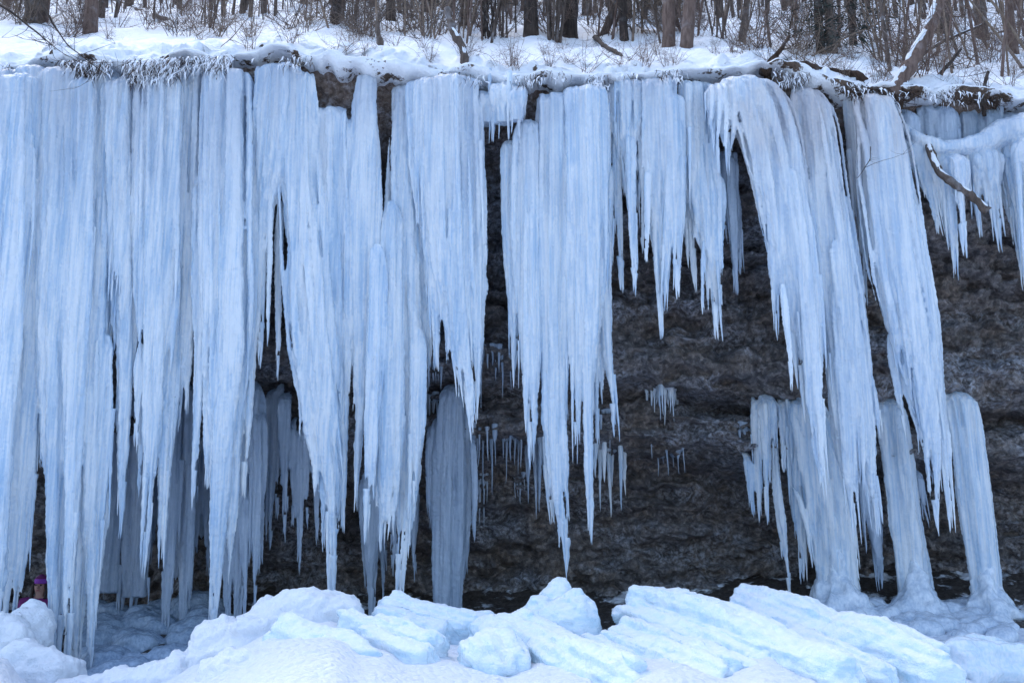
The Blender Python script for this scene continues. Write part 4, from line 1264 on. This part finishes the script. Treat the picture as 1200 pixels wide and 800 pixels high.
def build_frost_grass():
    """frosted grass, moss and roots hanging from the lip; nobody could count it"""
    rs = random.Random(31)
    V, Tq = [], []
    Vd, Td = [], []
    def blade(V, T, c, L, w):
        d = np.array((rs.gauss(0, .35), -abs(rs.gauss(.25, .25)), -1)); d /= np.linalg.norm(d)
        s = np.array((1, rs.gauss(0, .5), rs.gauss(0, .2))); s /= np.linalg.norm(s)
        k = np.array((rs.gauss(0, .15), -.1, .12)) * L
        n = len(V)
        m = c + d * L * .5 + k
        e = c + d * L
        V += [c - s * w, c + s * w, m + s * w * .8, m - s * w * .8, e + s * w * .15, e - s * w * .15]
        T += [(n, n + 1, n + 2, n + 3), (n + 3, n + 2, n + 4, n + 5)]
    def run(x0, x1, n, drop, L, dark):
        for i in range(n):
            px = rs.uniform(x0, x1)
            g = float(noise(np.array((px * .05, 3., 7.)), 3))
            if rs.random() > .45 + .8 * g: continue
            py = np.interp(px, LIPX, LIPY) + rs.uniform(-6, drop * (.6 + .9 * g))
            c = W(px, py, rs.uniform(11.72, 11.92))
            if rs.random() < dark: blade(Vd, Td, c, L * rs.uniform(.5, 1.3), rs.uniform(.003, .006))
            else: blade(V, Tq, c, L * rs.uniform(.4, 1.2), rs.uniform(.004, .012))
    run(-20, 60, 500, 6, .10, .3)
    run(55, 135, 1300, 20, .18, .6)
    run(130, 285, 2300, 18, .17, .42)
    run(285, 540, 800, 9, .12, .5)
    run(540, 800, 800, 9, .12, .5)
    run(895, 1060, 900, 12, .14, .75)
    run(1060, 1220, 400, 8, .12, .7)
    FR = plain('frosted_blades', (.84, .87, .92), .6, 60)
    o = link('frosted_grass', mesh_np('frosted_grass', np.array(V), [np.array(Tq)], False), FR)
    tag(o, 'white frosted grass and moss hanging from the lip of the snow', 'grass', None, 'stuff')
    o = link('dry_grass', mesh_np('dry_grass', np.array(Vd), [np.array(Td)], False), SOIL)
    tag(o, 'dark dry grass and fine roots hanging from the lip of the snow', 'grass', None, 'stuff')


# ------------------------------------------------------------------ the person behind the curtain
def build_person():
    c = W(48, 690, 13.0)
    x0 = c[0]; y0 = 13.0
    foot = W(48, 676, 13.0)[2] - 1.66
    root = link('person', None, None, None, (x0, y0, foot))
    tag(root, 'person in purple jacket and violet knit hat peering from behind the ice curtain', 'person')

    def skin(name, verts, edges, radii, mat, sub=2, parent=root):
        me = bpy.data.meshes.new(name); me.from_pydata(verts, edges, [])
        o = bpy.data.objects.new('tmp', me); COL.objects.link(o)
        o.modifiers.new('s', 'SKIN')
        for v, r in zip(me.skin_vertices[0].data, radii):
            v.radius = (r, r) if not isinstance(r, tuple) else r
        me.skin_vertices[0].data[0].use_root = True
        s = o.modifiers.new('d', 'SUBSURF'); s.levels = sub; s.render_levels = sub
        dg = bpy.context.evaluated_depsgraph_get()
        m2 = bpy.data.meshes.new_from_object(o.evaluated_get(dg), depsgraph=dg)
        bpy.data.objects.remove(o)
        for p in m2.polygons: p.use_smooth = True
        m2.name = name
        return link(name, m2, mat, parent)
    SKINM = plain('skin', (.42, .24, .19), .5, 30)
    # facing -Y (the camera); the body one continuous figure
    V = [(0, 0, .93), (0, 0, 1.12), (0, 0, 1.32), (0, 0, 1.42), (0, -.01, 1.47), (0, -.015, 1.54), (0, -.01, 1.60)]
    E = [(0, 1), (1, 2), (2, 3), (3, 4), (4, 5), (5, 6)]
    Rr = [.13, .125, .14, .06, .055, .082, .075]
    for s in (-1, 1):
        k = len(V)
        V += [(.17 * s, 0, 1.36), (.23 * s, .02, 1.12), (.21 * s, -.10, .92), (.20 * s, -.15, .84)]
        E += [(2, k), (k, k + 1), (k + 1, k + 2), (k + 2, k + 3)]
        Rr += [.062, .05, .04, .035]
        k = len(V)
        V += [(.095 * s, 0, .86), (.10 * s, -.02, .48), (.10 * s, .02, .09), (.11 * s, -.11, .04)]
        E += [(0, k), (k, k + 1), (k + 1, k + 2), (k + 2, k + 3)]
        Rr += [.095, .065, .05, .045]
    body = skin('body', V, E, Rr, SKINM)
    # face
    mb = MB()
    def ball(mb, c, r):
        n = 9; u = np.linspace(-1, 1, n)
        P = np.array(c) + np.stack((u * 0, u * 0, u * r[2]), -1)
        q = np.sqrt(np.clip(1 - u * u, .01, 1))
        tube(mb, P, q * r[0], q * r[1], 12)
    ball(mb, (0, -.098, 1.545), (.014, .018, .022)); link('nose', mb.mesh('nose'), SKINM, root)
    EYE = plain('eye', (.03, .02, .02), .2); LIP = plain('lip', (.36, .12, .11), .4)
    for s in (-1, 1):
        mb = MB(); ball(mb, (.031 * s, -.083, 1.565), (.013, .010, .008)); link('eye', mb.mesh('eye'), EYE, root)
        mb = MB(); ball(mb, (.083 * s, -.005, 1.545), (.012, .02, .03)); link('ear', mb.mesh('ear'), SKINM, root)
    mb = MB(); ball(mb, (0, -.086, 1.503), (.024, .010, .008)); link('mouth', mb.mesh('mouth'), LIP, root)
    HAIR = plain('dark_hair', (.03, .018, .014), .6)
    mb = MB()
    for s in (-1, 1):
        P = dense([(.075 * s, -.02, 1.58), (.09 * s, -.03, 1.50), (.085 * s, -.06, 1.40)], 12); tube(mb, P, np.linspace(.03, .018, 12), None, 8, .3, (30, 30, 10), 3, horiz=False)
    link('hair', mb.mesh('hair'), HAIR, root)
    # hat: band and crown
    HAT = plain('violet_knit', (.30, .07, .42), .9, 90); HATD = plain('plum_knit', (.17, .03, .13), .9, 90)
    mb = MB(); P = dense([(0, -.010, 1.583), (0, -.008, 1.64)], 6); tube(mb, P, [.072, .076, .077, .077, .076, .074], [.084, .089, .091, .091, .090, .088], 22); hat = link('hat', mb.mesh('hat'), HAT, root)
    mb = MB(); P = dense([(0, -.005, 1.62), (0, 0, 1.70)], 8); tube(mb, P, [.075, .076, .075, .071, .061, .046, .03, .008], None, 20); link('hat_crown', mb.mesh('hat_crown'), HATD, hat)
    JK = plain('purple_jacket', (.16, .016, .13), .75, 50); TR = plain('navy_trousers', (.018, .016, .055), .8, 50); BT = plain('dark_boot', (.02, .018, .018), .6)
    GL = plain('dark_glove', (.03, .012, .03), .8)
    V = [(0, 0, .84), (0, 0, 1.0), (0, 0, 1.18), (0, 0, 1.34), (0, -.01, 1.44)]
    E = [(0, 1), (1, 2), (2, 3), (3, 4)]; Rr = [.165, .16, .165, .165, .075]
    for s in (-1, 1):
        k = len(V)
        V += [(.19 * s, 0, 1.35), (.245 * s, .02, 1.12), (.215 * s, -.10, .93), (.20 * s, -.14, .87)]; E += [(3, k), (k, k + 1), (k + 1, k + 2), (k + 2, k + 3)]; Rr += [.085, .07, .058, .05]
    skin('jacket', V, E, Rr, JK)
    V = [(0, 0, .92)]; E = []; Rr = [.15]
    for s in (-1, 1):
        k = len(V)
        V += [(.095 * s, 0, .82), (.10 * s, -.02, .48), (.10 * s, .02, .14)]; E += [(0, k), (k, k + 1), (k + 1, k + 2)]; Rr += [.115, .085, .075]
    skin('trousers', V, E, Rr, TR)
    for s in (-1, 1):
        skin('boot', [(.10 * s, .02, .22), (.10 * s, .03, .06), (.11 * s, -.12, .045)], [(0, 1), (1, 2)], [.082, .06, .05], BT)
        hv = [(.20 * s, -.145, .86), (.20 * s, -.17, .80)]; he = [(0, 1)]; hr = [.034, (.042, .022)]
        for f, (dx, ln) in enumerate(((-.030, .058), (-.010, .068), (.010, .064), (.030, .05))):
            k = len(hv); hv += [(.20 * s + dx, -.19, .765), (.20 * s + dx, -.195, .765 - ln * .55), (.20 * s + dx, -.175, .765 - ln)]; he += [(1, k), (k, k + 1), (k + 1, k + 2)]; hr += [.0115, .0105, .009]
        k = len(hv); hv += [(.20 * s - .045 * s, -.18, .81), (.20 * s - .055 * s, -.19, .775)]; he += [(1, k), (k, k + 1)]; hr += [.013, .010]
        skin('glove', hv, he, hr, GL)


# ------------------------------------------------------------------ light
def build_light():
    w = bpy.data.worlds.new('World'); S.world = w; w.use_nodes = True
    nt = w.node_tree; bg = nt.nodes['Background']
    sky = nt.nodes.new('ShaderNodeTexSky'); sky.sky_type = 'NISHITA'; sky.sun_disc = False
    el, az = R(62), R(-35)      # veiled light from high behind the cliff: the faces towards the camera see only blue sky
    sky.sun_elevation = el; sky.sun_rotation = az
    sky.air_density = 1.0; sky.dust_density = 1.5; sky.ozone_density = 1.5
    nt.links.new(sky.outputs[0], bg.inputs[0]); bg.inputs[1].default_value = .15
    d = Vector((math.sin(az) * math.cos(el), math.cos(az) * math.cos(el), math.sin(el)))
    sd = bpy.data.lights.new('sun', 'SUN'); sd.energy = .55; sd.angle = R(50); sd.color = (1, .97, .93)
    so = bpy.data.objects.new('sun', sd); COL.objects.link(so)
    so.rotation_euler = (-d).to_track_quat('-Z', 'Y').to_euler()
    so.location = (0, -5, 12)


import time
T0 = time.time()
def lap(n): print('LAP', n, round(time.time() - T0, 1), flush=True)
build_slope(); build_cliff(); build_ground(); lap('setting')
build_hanging_ice(); lap('ice')
build_fallen_ice(); lap('fallen')
build_forest(); build_far_woods(); build_frost_grass(); lap('forest')
build_person(); build_light(); lap('person')

S.render.engine = 'CYCLES'
S.cycles.use_denoising = True
S.cycles.max_bounces = 8
S.cycles.diffuse_bounces = 4
S.cycles.glossy_bounces = 3
S.cycles.transmission_bounces = 4
S.cycles.caustics_reflective = False
S.cycles.caustics_refractive = False
S.view_settings.view_transform = 'Standard'
S.view_settings.look = 'None'
S.view_settings.gamma = 1.0
S.view_settings.exposure = 1.5
